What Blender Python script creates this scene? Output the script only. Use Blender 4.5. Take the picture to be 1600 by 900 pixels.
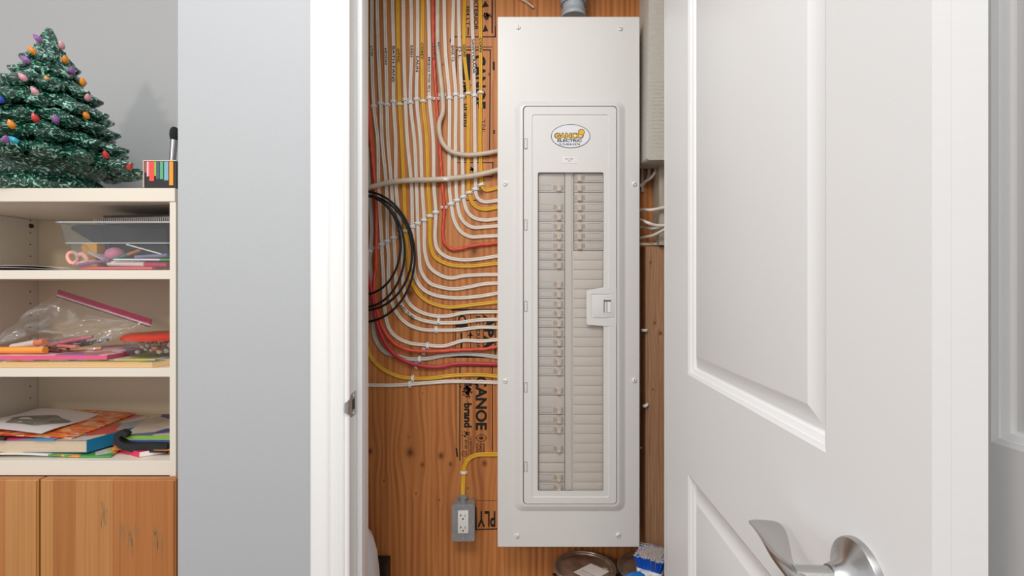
import bpy, bmesh, math, random
from mathutils import Vector, Matrix
from math import pi, sin, cos, radians, sqrt
for o in list(bpy.data.objects): bpy.data.objects.remove(o)
S = bpy.context.scene
COL = S.collection
F = 770.0      # focal length in pixels of the 1600 px frame
CZ = 1.12      # camera height
# ------------------------------------------------------------------ camera, world, lights, exposure
cam = bpy.data.objects.new('camera', bpy.data.cameras.new('camera')); COL.objects.link(cam)
cam.location = (0, 0, CZ); cam.rotation_euler = (pi/2, 0, 0)
cam.data.sensor_width = 36; cam.data.lens = F/1600*36; cam.data.clip_start = .02
S.camera = cam
w = bpy.data.worlds.new('world'); S.world = w; w.use_nodes = True
w.node_tree.nodes['Background'].inputs[0].default_value = (.93, .965, 1, 1)
w.node_tree.nodes['Background'].inputs[1].default_value = .88
def area(name, loc, size, power, color, target):
    l = bpy.data.lights.new(name, 'AREA'); l.energy = power; l.color = color; l.shape = 'DISK'; l.size = size
    o = bpy.data.objects.new(name, l); COL.objects.link(o); o.location = loc
    o.rotation_euler = (Vector(target)-Vector(loc)).to_track_quat('-Z', 'Y').to_euler()
area('ceiling_lamp_light', (-1.68, -1.44, 2.05), .24, 14, (1, .87, .72), (-.8, 1.2, 1.1))
area('hall_lamp_light', (-.35, -.15, 2.38), .6, 15, (1, .985, .965), (-.1, .9, .9))
S.view_settings.view_transform = 'Standard'; S.view_settings.look = 'None'
S.view_settings.exposure = 0.08; S.view_settings.gamma = 1; S.view_settings.use_curve_mapping = False

# ------------------------------------------------------------------ helpers
def P(px, py, D): return Vector(((px-800)*D/F, D, CZ-(py-450)*D/F))
def X(px, D): return (px-800)*D/F
def Z(py, D): return CZ-(py-450)*D/F
def worldloc(o):
    v = Vector((0, 0, 0))
    while o: v += o.location; o = o.parent
    return v
def mesh_of(bm, name, mats, smooth):
    bmesh.ops.recalc_face_normals(bm, faces=bm.faces)
    me = bpy.data.meshes.new(name); bm.to_mesh(me); bm.free()
    for m in (mats if isinstance(mats, (list, tuple)) else [mats]): me.materials.append(m)
    if smooth:
        me.shade_smooth()
        try: me.set_sharp_from_angle(angle=radians(smooth if smooth > 1 else 40))
        except Exception: pass
    return me
def obj(name, bm, mat, parent=None, smooth=40, label=None, cat=None, group=None, kind=None, base=True):
    me = mesh_of(bm, name, mat, smooth)
    o = bpy.data.objects.new(name, me); COL.objects.link(o)
    if parent:
        o.parent = parent; o.location = -worldloc(parent)
    elif base and kind != 'structure' and len(me.vertices):
        xs = [v.co.x for v in me.vertices]; ys = [v.co.y for v in me.vertices]; zs = [v.co.z for v in me.vertices]
        b = Vector(((min(xs)+max(xs))/2, (min(ys)+max(ys))/2, min(zs)))
        me.transform(Matrix.Translation(-b)); o.location = b
    tag(o, label, cat, group, kind)
    return o
def tag(o, label=None, cat=None, group=None, kind=None):
    if label: o['label'] = label
    if cat: o['category'] = cat
    if group: o['group'] = group
    if kind: o['kind'] = kind
    return o
def thing(name, label, cat, loc, group=None):
    o = bpy.data.objects.new(name, None); COL.objects.link(o); o.location = loc; o.empty_display_size = .02
    return tag(o, label, cat, group)
def inst(name, me, parent, loc, rot=None):
    o = bpy.data.objects.new(name, me); COL.objects.link(o); o.parent = parent
    o.location = Vector(loc)-worldloc(parent)
    if rot is not None: o.rotation_euler = rot
    return o
def dup(root, loc, rot=None, **kw):
    r = root.copy(); COL.objects.link(r); r.location = loc
    if rot is not None: r.rotation_euler = rot
    for ch in root.children:
        c = ch.copy(); COL.objects.link(c); c.parent = r
    return tag(r, **kw)
def NB(): return bmesh.new()
def box(bm, x0, x1, y0, y1, z0, z1, mi=0, bev=0):
    b2 = bmesh.new() if bev else bm
    r = bmesh.ops.create_cube(b2, size=1)
    for v in r['verts']:
        v.co = Vector((x0+(v.co.x+.5)*(x1-x0), y0+(v.co.y+.5)*(y1-y0), z0+(v.co.z+.5)*(z1-z0)))
    for f in {f for v in r['verts'] for f in v.link_faces}: f.material_index = mi
    if bev:
        bmesh.ops.bevel(b2, geom=list(b2.edges), offset=bev, segments=2, affect='EDGES', profile=.6)
        add(bm, b2, mi)
    return bm
def add(bm, b2, mi=0, M=None):
    me = bpy.data.meshes.new('t'); 
    for f in b2.faces: f.material_index = mi
    b2.to_mesh(me); b2.free()
    if M is not None: me.transform(M)
    bm.from_mesh(me); bpy.data.meshes.remove(me)
def xf(bm, M): bmesh.ops.transform(bm, matrix=M, verts=bm.verts); return bm
def cyl(bm, p0, p1, r0, r1=None, n=20, mi=0, cap=True):
    r1 = r0 if r1 is None else r1
    p0, p1 = Vector(p0), Vector(p1); d = (p1-p0).normalized()
    a = d.orthogonal().normalized(); b = d.cross(a)
    A = [bm.verts.new(p0+(a*cos(2*pi*i/n)+b*sin(2*pi*i/n))*r0) for i in range(n)]
    B = [bm.verts.new(p1+(a*cos(2*pi*i/n)+b*sin(2*pi*i/n))*r1) for i in range(n)]
    for i in range(n):
        f = bm.faces.new((A[i], A[(i+1) % n], B[(i+1) % n], B[i])); f.material_index = mi
    if cap:
        bm.faces.new(A[::-1]).material_index = mi; bm.faces.new(B).material_index = mi
    return bm
def lathe(bm, prof, c, n=40, mi=0, axis='Z', cap=True):
    c = Vector(c); rings = []
    for r, h in prof:
        ring = []
        for i in range(n):
            a = 2*pi*i/n
            v = Vector((r*cos(a), r*sin(a), h)) if axis == 'Z' else Vector((r*cos(a), h, r*sin(a)))
            ring.append(bm.verts.new(c+v))
        rings.append(ring)
    for A, B in zip(rings, rings[1:]):
        for i in range(n): bm.faces.new((A[i], A[(i+1) % n], B[(i+1) % n], B[i])).material_index = mi
    if cap: bm.faces.new(rings[0][::-1]).material_index = mi; bm.faces.new(rings[-1]).material_index = mi
    return bm
def spline(pts, step=.006):
    pts = [Vector(p) for p in pts]; q = [pts[0]*2-pts[1]]+pts+[pts[-1]*2-pts[-2]]; out = []
    for i in range(1, len(q)-2):
        p0, p1, p2, p3 = q[i-1:i+3]
        t0 = 0; t1 = max((p1-p0).length, 1e-5)**.5; t2 = t1+max((p2-p1).length, 1e-5)**.5; t3 = t2+max((p3-p2).length, 1e-5)**.5
        n = max(2, int((p2-p1).length/step))
        for k in range(n):
            t = t1+(t2-t1)*k/n
            A1 = p0*((t1-t)/(t1-t0))+p1*((t-t0)/(t1-t0)); A2 = p1*((t2-t)/(t2-t1))+p2*((t-t1)/(t2-t1)); A3 = p2*((t3-t)/(t3-t2))+p3*((t-t2)/(t3-t2))
            B1 = A1*((t2-t)/(t2-t0))+A2*((t-t0)/(t2-t0)); B2 = A2*((t3-t)/(t3-t1))+A3*((t-t1)/(t3-t1))
            out.append(B1*((t2-t)/(t2-t1))+B2*((t-t1)/(t2-t1)))
    out.append(pts[-1]); return out
def sweep(bm, pts, prof, up=Vector((0, -1, 0)), mi=0, twist=0, scale=None, cap=True):
    """prof: list of (side, up) offsets; frame from a fixed up direction"""
    rings = []; n = len(prof); s = 0
    for i, p in enumerate(pts):
        t = (pts[min(i+1, len(pts)-1)]-pts[max(i-1, 0)]).normalized()
        u = (up-t*up.dot(t)).normalized(); sd = t.cross(u)
        if i: s += (p-pts[i-1]).length
        a = twist*s; k = scale(i/(len(pts)-1)) if scale else 1
        rings.append([bm.verts.new(p+sd*(k*(x*cos(a)-y*sin(a)))+u*(k*(x*sin(a)+y*cos(a)))) for x, y in prof])
    for A, B in zip(rings, rings[1:]):
        for i in range(n): bm.faces.new((A[i], A[(i+1) % n], B[(i+1) % n], B[i])).material_index = mi
    if cap: bm.faces.new(rings[0][::-1]).material_index = mi; bm.faces.new(rings[-1]).material_index = mi
    return bm
def circ(r, n=10, ry=None): return [(r*cos(2*pi*i/n), (ry or r)*sin(2*pi*i/n)) for i in range(n)]
def tube(bm, pts, r, n=10, mi=0, up=Vector((0, -1, 0)), smooth=True, step=.006):
    return sweep(bm, spline(pts, step) if smooth else [Vector(p) for p in pts], circ(r, n), up, mi)
def fillet(pts, r, seg=5):
    """round the corners of a 2D polygon; r is one radius or one per corner"""
    out = []; n = len(pts)
    for i in range(n):
        p = Vector(pts[i]); a = Vector(pts[i-1])-p; b = Vector(pts[(i+1) % n])-p
        rr = r[i] if isinstance(r, (list, tuple)) else r
        if rr <= 0: out.append(tuple(p)); continue
        ang = a.angle(b); d = min(rr/math.tan(ang/2), a.length*.49, b.length*.49); rr2 = d*math.tan(ang/2)
        c = p+(a.normalized()+b.normalized()).normalized()*(rr2/sin(ang/2))
        s = p+a.normalized()*d-c; e = p+b.normalized()*d-c
        a0 = math.atan2(s.y, s.x); da = (math.atan2(e.y, e.x)-a0+pi) % (2*pi)-pi
        for k in range(seg+1): t = a0+da*k/seg; out.append((c.x+rr2*cos(t), c.y+rr2*sin(t)))
    return out
def rrect(x0, x1, z0, z1, r, seg=5): return fillet([(x0, z0), (x1, z0), (x1, z1), (x0, z1)], r, seg)
def plate(bm, outer, holes, y0, y1, mi=0, mp=None):
    """flat plate in the x-z plane with holes, between depths y0 (front) and y1"""
    mp = mp or (lambda x, y, z: Vector((x, y, z)))
    b2 = bmesh.new()
    for y in (y0, y1):
        es = []
        for lp in [outer]+holes:
            vs = [b2.verts.new((x, y, z)) for x, z in lp]
            es += [b2.edges.new((vs[i], vs[(i+1) % len(vs)])) for i in range(len(vs))]
        bmesh.ops.triangle_fill(b2, edges=es, use_beauty=True, use_dissolve=False)
    for lp in [outer]+holes:
        A = [b2.verts.new((x, y0, z)) for x, z in lp]; B = [b2.verts.new((x, y1, z)) for x, z in lp]
        for i in range(len(lp)): j = (i+1) % len(lp); b2.faces.new((A[i], A[j], B[j], B[i]))
    bmesh.ops.remove_doubles(b2, verts=b2.verts, dist=1e-6)
    for v in b2.verts: v.co = mp(*v.co)
    add(bm, b2, mi); return bm
def loft(bm, rings, mp=None, cap=True, mi=0):
    """rings: list of (loop2d, depth)"""
    mp = mp or (lambda x, y, z: Vector((x, y, z)))
    R = [[bm.verts.new(mp(x, y, z)) for x, z in lp] for lp, y in rings]
    for A, B in zip(R, R[1:]):
        for i in range(len(A)): j = (i+1) % len(A); bm.faces.new((A[i], A[j], B[j], B[i])).material_index = mi
    if cap: bm.faces.new(R[-1]).material_index = mi
    return bm
def prism(bm, pts, y0, y1, mi=0): return plate(bm, pts, [], y0, y1, mi)
def text_bm(s, size, extrude=.0003, offset=0, space=1, shear=0):
    c = bpy.data.curves.new('t', 'FONT'); c.body = s; c.size = size; c.extrude = extrude; c.offset = offset
    c.align_x = 'CENTER'; c.align_y = 'CENTER'; c.space_character = space; c.shear = shear; c.resolution_u = 3
    o = bpy.data.objects.new('t', c); COL.objects.link(o)
    dg = bpy.context.evaluated_depsgraph_get(); dg.update()
    me = bpy.data.meshes.new_from_object(o.evaluated_get(dg))
    bm = bmesh.new(); bm.from_mesh(me); bpy.data.objects.remove(o); bpy.data.curves.remove(c); bpy.data.meshes.remove(me)
    return bm
def wall_text(bm, s, px, py, D, hpx, wpx=None, rot=0, offset=0, mi=0):
    """lettering lying on a camera-facing surface; height hpx / width wpx in photo pixels at depth D"""
    b = text_bm(s, 1, 0.0, offset)
    xs = [v.co.x for v in b.verts]; ys = [v.co.y for v in b.verts]
    cx, cy = (min(xs)+max(xs))/2, (min(ys)+max(ys))/2
    k = D/F; sy = hpx*k/(max(ys)-min(ys)); sx = wpx*k/(max(xs)-min(xs)) if wpx else sy
    M = Matrix.Translation(P(px, py, D)) @ Matrix.Rotation(rot, 4, 'Y') @ Matrix.Rotation(pi/2, 4, 'X') @ Matrix.Diagonal((sx, sy, 1, 1)) @ Matrix.Translation((-cx, -cy, 0))
    add(bm, b, mi, M); return bm

# ------------------------------------------------------------------ materials
def mat(name, col, rough=.5, metal=0, bump=0, bscale=60, var=0, vscale=12, coat=0, spec=.5, trans=0, ior=1.45, stretch=(1, 1, 1), alpha=1, emit=0):
    m = bpy.data.materials.new(name); m.use_nodes = True; N = m.node_tree.nodes; L = m.node_tree.links
    b = N['Principled BSDF']; b.inputs['Base Color'].default_value = (*col, 1); b.inputs['Roughness'].default_value = rough
    b.inputs['Metallic'].default_value = metal; b.inputs['Coat Weight'].default_value = coat; b.inputs['Specular IOR Level'].default_value = spec
    b.inputs['Transmission Weight'].default_value = trans; b.inputs['IOR'].default_value = ior; b.inputs['Alpha'].default_value = alpha
    tc = N.new('ShaderNodeTexCoord'); mp = N.new('ShaderNodeMapping'); mp.inputs['Scale'].default_value = stretch; L.new(tc.outputs['Object'], mp.inputs[0])
    if bump:
        n = N.new('ShaderNodeTexNoise'); n.inputs['Scale'].default_value = bscale; n.inputs['Detail'].default_value = 3; L.new(mp.outputs[0], n.inputs['Vector'])
        bp = N.new('ShaderNodeBump'); bp.inputs['Strength'].default_value = bump; bp.inputs['Distance'].default_value = .002
        L.new(n.outputs['Fac'], bp.inputs['Height']); L.new(bp.outputs[0], b.inputs['Normal'])
    if var:
        n = N.new('ShaderNodeTexNoise'); n.inputs['Scale'].default_value = vscale; n.inputs['Detail'].default_value = 4; L.new(mp.outputs[0], n.inputs['Vector'])
        r = N.new('ShaderNodeValToRGB'); r.color_ramp.elements[0].position = .3; r.color_ramp.elements[1].position = .7
        r.color_ramp.elements[0].color = (*[c*(1-var) for c in col], 1); r.color_ramp.elements[1].color = (*[min(1, c*(1+var)) for c in col], 1)
        L.new(n.outputs['Fac'], r.inputs[0]); L.new(r.outputs[0], b.inputs['Base Color'])
    return m
def s2l(r, g, b): return tuple(((c/255+.055)/1.055)**2.4 if c > 10 else c/255/12.92 for c in (r, g, b))
def pattern(name, cols, scale=40, rough=.4, feature='F1', stretch=(1, 1, 1)):
    """printed cover: patches of several colours"""
    m = mat(name, cols[0], rough); N = m.node_tree.nodes; L = m.node_tree.links
    mp = [n for n in N if n.type == 'MAPPING'][0]; mp.inputs['Scale'].default_value = stretch
    v = N.new('ShaderNodeTexVoronoi'); v.inputs['Scale'].default_value = scale; L.new(mp.outputs[0], v.inputs['Vector'])
    sp = N.new('ShaderNodeSeparateColor'); L.new(v.outputs['Color'], sp.inputs[0])
    r = N.new('ShaderNodeValToRGB'); r.color_ramp.interpolation = 'CONSTANT'; e = r.color_ramp.elements
    e[0].color = (*cols[0], 1); e[0].position = 0; e[1].color = (*cols[1], 1); e[1].position = 1/len(cols)
    for i in range(2, len(cols)): x = e.new(i/len(cols)); x.color = (*cols[i], 1)
    L.new(sp.outputs[0], r.inputs[0]); L.new(r.outputs[0], N['Principled BSDF'].inputs['Base Color']); return m
def wood(name, c0, c1, c2, knots=(), dens=30, rough=.55, zs=.12, off=0, wave=.16):
    m = mat(name, c1, rough, bump=0); N = m.node_tree.nodes; L = m.node_tree.links
    b = N['Principled BSDF']; tc = [n for n in N if n.type == 'TEX_COORD'][0]
    def M(op, a, c=None, d=None):
        n = N.new('ShaderNodeMath'); n.operation = op
        for i, v in enumerate((a, c, d)):
            if v is None: continue
            if isinstance(v, (int, float)): n.inputs[i].default_value = v
            else: L.new(v, n.inputs[i])
        return n.outputs[0]
    sx = N.new('ShaderNodeSeparateXYZ'); L.new(tc.outputs['Object'], sx.inputs[0])
    x, z = M('ADD', sx.outputs[0], off), M('ADD', sx.outputs[2], off*3); u = x; mask = None
    for kx, kz, kr in knots:
        dx = M('SUBTRACT', x, kx); dz = M('MULTIPLY', M('SUBTRACT', z, kz), .55)
        d2 = M('ADD', M('MULTIPLY', dx, dx), M('MULTIPLY', dz, dz))
        g = M('EXPONENT', M('MULTIPLY', d2, -1/(kr*2.6)**2))
        u = M('SUBTRACT', u, M('MULTIPLY', M('MULTIPLY', dx, g), .8))
        ds = M('ADD', M('MULTIPLY', dx, dx), M('MULTIPLY', M('MULTIPLY', dz, dz), 2.2))
        k = M('EXPONENT', M('MULTIPLY', ds, -1/(kr*.6)**2))
        mask = k if mask is None else M('MAXIMUM', mask, k)
    cb = N.new('ShaderNodeCombineXYZ'); L.new(M('MULTIPLY', u, dens), cb.inputs[0]); L.new(M('MULTIPLY', z, dens*zs), cb.inputs[2]); L.new(sx.outputs[1], cb.inputs[1])
    n1 = N.new('ShaderNodeTexNoise'); n1.inputs['Scale'].default_value = 1; n1.inputs['Detail'].default_value = 5; n1.inputs['Roughness'].default_value = .55; n1.inputs['Distortion'].default_value = .35; L.new(cb.outputs[0], n1.inputs['Vector'])
    wv = N.new('ShaderNodeTexWave'); wv.inputs['Scale'].default_value = .75; wv.inputs['Distortion'].default_value = 9; wv.inputs['Detail'].default_value = 3; wv.inputs['Detail Scale'].default_value = .7; L.new(cb.outputs[0], wv.inputs['Vector'])
    cb2 = N.new('ShaderNodeCombineXYZ'); L.new(M('MULTIPLY', u, dens*4.5), cb2.inputs[0]); L.new(M('MULTIPLY', z, dens*zs*1.2), cb2.inputs[2])
    n2 = N.new('ShaderNodeTexNoise'); n2.inputs['Scale'].default_value = 1; n2.inputs['Detail'].default_value = 3; L.new(cb2.outputs[0], n2.inputs['Vector'])
    f = M('ADD', M('MULTIPLY', n1.outputs['Fac'], .42), M('ADD', M('MULTIPLY', wv.outputs['Fac'], wave), M('MULTIPLY', n2.outputs['Fac'], .58-wave)))
    r = N.new('ShaderNodeValToRGB'); e = r.color_ramp.elements
    e[0].position = .28; e[0].color = (*c0, 1); e[1].position = .74; e[1].color = (*c2, 1); mid = e.new(.5); mid.color = (*c1, 1)
    L.new(f, r.inputs[0]); out = r.outputs[0]
    if mask is not None:
        mx = N.new('ShaderNodeMix'); mx.data_type = 'RGBA'; L.new(M('MULTIPLY', mask, .92), mx.inputs[0]); L.new(out, mx.inputs[6]); mx.inputs[7].default_value = (c0[0]*.35, c0[1]*.28, c0[2]*.25, 1); out = mx.outputs[2]
    L.new(out, b.inputs['Base Color'])
    bp = N.new('ShaderNodeBump'); bp.inputs['Strength'].default_value = .15; bp.inputs['Distance'].default_value = .001; L.new(f, bp.inputs['Height']); L.new(bp.outputs[0], b.inputs['Normal'])
    return m
M_WALL = mat('grey wall paint', s2l(178, 181, 184), .6, bump=.15, bscale=260)
M_WALLB = mat('grey back wall paint', s2l(172, 172, 172), .6, bump=.15, bscale=260)
M_TRIM = mat('white trim paint', s2l(240, 240, 239), .35, bump=.03, bscale=90)
M_DOOR = mat('white door paint', s2l(226, 226, 226), .38, bump=.05, bscale=40, stretch=(1, 1, 6))
M_FLOOR = wood('floor boards', (.16, .09, .05), (.25, .15, .09), (.33, .2, .12), dens=12)
M_CEIL = mat('ceiling paint', (.8, .8, .79), .8, bump=.2, bscale=120)
knots = [((px-800)*1.375/F, CZ-(py-450)*1.375/F, r) for px, py, r in
         ((641, 707, .018), (689, 712, .013), (704, 725, .008), (660, 726, .008), (757, 724, .012), (578, 705, .012), (741, 392, .012), (600, 751, .004), (650, 771, .004), (640, 458, .015), (752, 300, .014), (686, 781, .004), (731, 763, .004), (692, 101, .005), (764, 116, .006), (640, 683, .003), (660, 614, .003), (677, 478, .004))]
M_PLY = wood('plywood', s2l(150, 82, 39), s2l(195, 123, 65), s2l(216, 149, 90), knots, dens=24, zs=.08, wave=.15)
M_STUD = wood('stud wood', s2l(140, 98, 68), s2l(168, 125, 92), s2l(186, 145, 112), [(X(1024, 1.32), Z(505, 1.32), .005), (X(1021, 1.32), Z(609, 1.32), .004), (X(1033, 1.32), Z(521, 1.32), .008), (X(1017, 1.32), Z(410, 1.32), .004)], dens=55)
M_INK = mat('black stamp ink', (.012, .01, .01), .8)
M_UNIT = mat('cream white laminate', s2l(228, 219, 205), .4, bump=.03, bscale=150)
M_PANEL = mat('panel enamel', s2l(222, 220, 217), .33, bump=.1, bscale=500)
M_BREAK = mat('breaker plastic', s2l(202, 194, 186), .45)
M_TOGGLE = mat('breaker toggle plastic', s2l(206, 190, 174), .4)
M_DARKGAP = mat('dark gap', (.05, .045, .04), .8)
M_STEEL = mat('brushed nickel', (.5, .49, .48), .26, 1, bump=.08, bscale=300, stretch=(1, 1, 12))
M_ZINC = mat('zinc screw', (.75, .74, .72), .35, .8)
M_GALV = mat('galvanised grey box', s2l(158, 161, 164), .42, .35, var=.12, vscale=60)
M_CONDUIT = mat('grey conduit', s2l(168, 174, 182), .4, .0, var=.06, vscale=40)
M_WHITEP = mat('white plastic', s2l(238, 236, 232), .35)
M_CLIP = mat('clip plastic', s2l(240, 240, 238), .4)
M_NAIL = mat('nail head', (.08, .08, .08), .5, .6)
M_BLACKC = mat('black rubber cable', (.008, .008, .009), .35)
M_BLACK = mat('black plastic', (.012, .012, .013), .45)
M_CAB = {'white': mat('white cable jacket', s2l(230, 219, 204), .38, var=.05, vscale=30),
         'yellow': mat('yellow cable jacket', s2l(226, 172, 40), .38, var=.08, vscale=30),
         'red': mat('red cable jacket', s2l(222, 84, 62), .38, var=.08, vscale=40),
         'crimson': mat('crimson cable jacket', s2l(186, 50, 60), .3, var=.08, vscale=40),
         'grey': mat('grey cable jacket', s2l(196, 192, 184), .42, var=.05, vscale=30),
         'beige': mat('beige cable jacket', s2l(208, 193, 172), .42, var=.08, vscale=50)}
M_PEN = mat('pen ink', (.02, .02, .02), .6)
def coloured(name, r, g, b, rough=.4, **k): return mat(name, s2l(r, g, b), rough, **k)
M_PAPER = coloured('white paper', 232, 226, 220, .7)
M_PAGES = coloured('page edges', 214, 192, 166, .8, bump=.6, bscale=200, stretch=(.05, .05, 6))
def clear(name, tint, strength=.12, rough=.1, bump=0):
    m = bpy.data.materials.new(name); m.use_nodes = True; N = m.node_tree.nodes; L = m.node_tree.links
    N.remove(N['Principled BSDF']); o = [n for n in N if n.type == 'OUTPUT_MATERIAL'][0]
    t = N.new('ShaderNodeBsdfTransparent'); t.inputs[0].default_value = (*tint, 1)
    g = N.new('ShaderNodeBsdfGlossy'); g.inputs['Roughness'].default_value = rough
    d = N.new('ShaderNodeBsdfDiffuse'); d.inputs[0].default_value = (.8, .78, .75, 1)
    a = N.new('ShaderNodeMixShader'); a.inputs[0].default_value = .5; L.new(g.outputs[0], a.inputs[1]); L.new(d.outputs[0], a.inputs[2])
    mx = N.new('ShaderNodeMixShader'); mx.inputs[0].default_value = strength; L.new(t.outputs[0], mx.inputs[1]); L.new(a.outputs[0], mx.inputs[2]); L.new(mx.outputs[0], o.inputs[0])
    if bump:
        n = N.new('ShaderNodeTexNoise'); n.inputs['Scale'].default_value = bump; n.inputs['Detail'].default_value = 2; n.inputs['Distortion'].default_value = 1.5
        tc = N.new('ShaderNodeTexCoord'); L.new(tc.outputs['Object'], n.inputs['Vector'])
        b = N.new('ShaderNodeBump'); b.inputs['Strength'].default_value = 1; b.inputs['Distance'].default_value = .02; L.new(n.outputs['Fac'], b.inputs['Height'])
        L.new(b.outputs[0], g.inputs['Normal'])
        r = N.new('ShaderNodeMapRange'); r.inputs[1].default_value = .5; r.inputs[2].default_value = .75; r.inputs[3].default_value = strength*.5; r.inputs[4].default_value = strength*2.2; L.new(n.outputs['Fac'], r.inputs[0]); L.new(r.outputs[0], mx.inputs[0])
    return m
M_CLEAR = clear('clear plastic', (.93, .945, .945), .06, .12)
M_PANE = clear('clear window sheet', (.97, .97, .97), .05, .2)
M_BAG = clear('clear bag film', (.98, .98, .98), .17, .15, 14)

# ------------------------------------------------------------------ setting
DW, DB = .969, 1.375            # hall wall face, back wall / plywood face
JL, JR = -.317, .336            # jamb faces
CORN = X(278, DW)
def struct(name, bm, m, parent=None, smooth=0): return obj(name, bm, m, parent, smooth, kind='structure' if not parent else None)
struct('floor', box(NB(), -3, 2.2, -2.6, 1.5, -.05, 0), M_FLOOR)
struct('wall_back', box(NB(), -3, 1.2, DB+.02, DB+.12, 0, 2.45), M_WALLB)
bm = NB(); box(bm, CORN, JL-.02, DW, DW+.118, 0, 2.45); box(bm, JR+.02, .56, DW, DW+.118, 0, 2.45); box(bm, JL-.02, JR+.02, DW, DW+.118, 2.06, 2.45)
struct('wall_front', bm, M_WALL)
struct('wall_closet_left', box(NB(), CORN, -.53, DW+.118, DB+.02, 0, 2.45), M_WALL)
struct('wall_closet_right', box(NB(), .50, .56, DW+.118, DB+.02, 0, 2.45), M_WALL)
struct('ceiling', box(NB(), CORN, .56, DW+.118, DB+.02, 2.40, 2.45), M_CEIL)
RW = .49
bm = NB(); box(bm, RW, RW+.1, .66, DW, 0, 2.45); box(bm, RW, RW+.1, -.6, -.27, 0, 2.45); box(bm, RW, RW+.1, -.27, .66, 2.06, 2.45)
struct('wall_right', bm, M_WALL)
# casing and jamb around the closet opening
def casing_prof(x0, sgn):       # x0 = inner edge; profile runs away from the opening
    k = .0735/.0735
    return [(x0, DW), (x0, .9575), (x0+sgn*.003, .955), (x0+sgn*.008, .9555), (x0+sgn*.0095, .9535), (x0+sgn*.012, .952), (x0+sgn*.035, .9515), (x0+sgn*.037, .9500), (x0+sgn*.040, .9485), (x0+sgn*.043, .9482), (x0+sgn*.068, .949), (x0+sgn*.0735, .953), (x0+sgn*.0735, DW)]
def extr_z(bm, pts, z0, z1):
    A = [bm.verts.new((x, y, z0)) for x, y in pts]; B = [bm.verts.new((x, y, z1)) for x, y in pts]
    for i in range(len(pts)): j = (i+1) % len(pts); bm.faces.new((A[i], A[j], B[j], B[i]))
    bm.faces.new(A[::-1]); bm.faces.new(B); return bm
fr = thing('trim_1', None, None, (0, DW, 0)); fr['kind'] = 'structure'
obj('casing', extr_z(NB(), casing_prof(JL+.001, -1), 0, 2.12), M_TRIM, fr, 35)
obj('casing', extr_z(NB(), casing_prof(JR-.001, 1), 0, 2.12), M_TRIM, fr, 35)
obj('casing', box(NB(), JL, JR, .953, DW, 2.045, 2.12), M_TRIM, fr, 35)
obj('jamb', box(NB(), JL-.02, JL, .9575, DW+.118, 0, 2.06), M_TRIM, fr)
obj('jamb', box(NB(), JR, JR+.02, .9575, DW+.118, 0, 2.06), M_TRIM, fr)
obj('jamb', box(NB(), JL, JR, .9575, DW+.118, 2.04, 2.06), M_TRIM, fr)
def stop(x0, x1):
    bm = NB(); box(bm, x0, x1, 1.007, 1.046, 0, 2.04, bev=.002); return bm
obj('door_stop', stop(JL, JL+.0105), M_TRIM, fr); obj('door_stop', stop(JR-.0105, JR), M_TRIM, fr)
# strike plate: rounded lip on the jamb with a latch hole
zc = Z(631, .985)
def strike_map(x, y, z): return Vector((JL+.0012-y, x, z))
bm = NB(); plate(bm, fillet([(.957, zc-.010), (.963, zc-.0225), (1.000, zc-.024), (1.000, zc+.024), (.963, zc+.0225), (.957, zc+.010)], [.006, .01, .003, .003, .01, .006]), [rrect(.973, .991, zc-.011, zc+.011, .003)], 0, .0012, 0, strike_map)
lip = [JL, .957]
for a in range(6):
    t0, t1 = a/6*pi/2, (a+1)/6*pi/2
    f = [(JL+.0012-.007*(1-cos(t)), .957-.007*sin(t)) for t in (t0, t1)]
    h = [.0155-.006*(a/6), .0155-.006*((a+1)/6)]
    bm.faces.new([bm.verts.new((f[0][0], f[0][1], zc-h[0])), bm.verts.new((f[1][0], f[1][1], zc-h[1])), bm.verts.new((f[1][0], f[1][1], zc+h[1])), bm.verts.new((f[0][0], f[0][1], zc+h[0]))])
sp = obj('strike_plate', bm, mat('strike plate steel', (.45, .45, .46), .35, .9), fr, 60)
bm = NB(); box(bm, JL-.004, JL+.0002, .9735, .9905, zc-.0105, zc+.0105); obj('latch_hole', bm, M_DARKGAP, sp)
for dz in (-.018, .018): obj('screw', cyl(NB(), (JL+.001, .982, zc+dz), (JL+.0024, .982, zc+dz), .003, .0025, 12), M_ZINC, sp)

# plywood on the closet's back wall
bm = NB(); box(bm, X(602, DB), .499, DB, DB+.018, 0.02, 2.40)
ply = obj('plywood_board', bm, M_PLY, None, 0, 'large orange-brown plywood sheet with black stamps behind the cables and breaker panel', 'board', base=False)
bm = NB(); box(bm, -.529, X(602, DB)-.0006, DB+.0005, DB+.018, Z(888, DB), 2.40)
obj('plywood_strip', bm, M_PLY, None, 0, 'narrow plywood strip beside the white jamb, ending just above the floor corner', 'board', base=False)

# ------------------------------------------------------------------ stamps on the plywood
ST = DB-.0004
def line(bm, x0, y0, x1, y1, wd=1.2):
    k = ST/F*wd/2; a, b = P(x0, y0, ST), P(x1, y1, ST); d = (b-a).normalized(); n = Vector((-d.z, 0, d.x))*k
    bm.faces.new([bm.verts.new(v) for v in (a-n, b-n, b+n, a+n)])
def blob(bm, cx, cy, rx, ry, n=40, seed=1):
    rnd = random.Random(seed)
    for _ in range(n):
        x = cx+rnd.gauss(0, .42)*rx; y = cy+rnd.gauss(0, .42)*ry; r = rnd.uniform(.5, 1.6)
        bm.faces.new([bm.verts.new(P(x+r*cos(a+_)*rnd.uniform(.7, 1.2), y+r*sin(a+_), ST)) for a in (0, 1.05, 2.1, 3.14, 4.2, 5.25)])
R = pi/2

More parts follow.
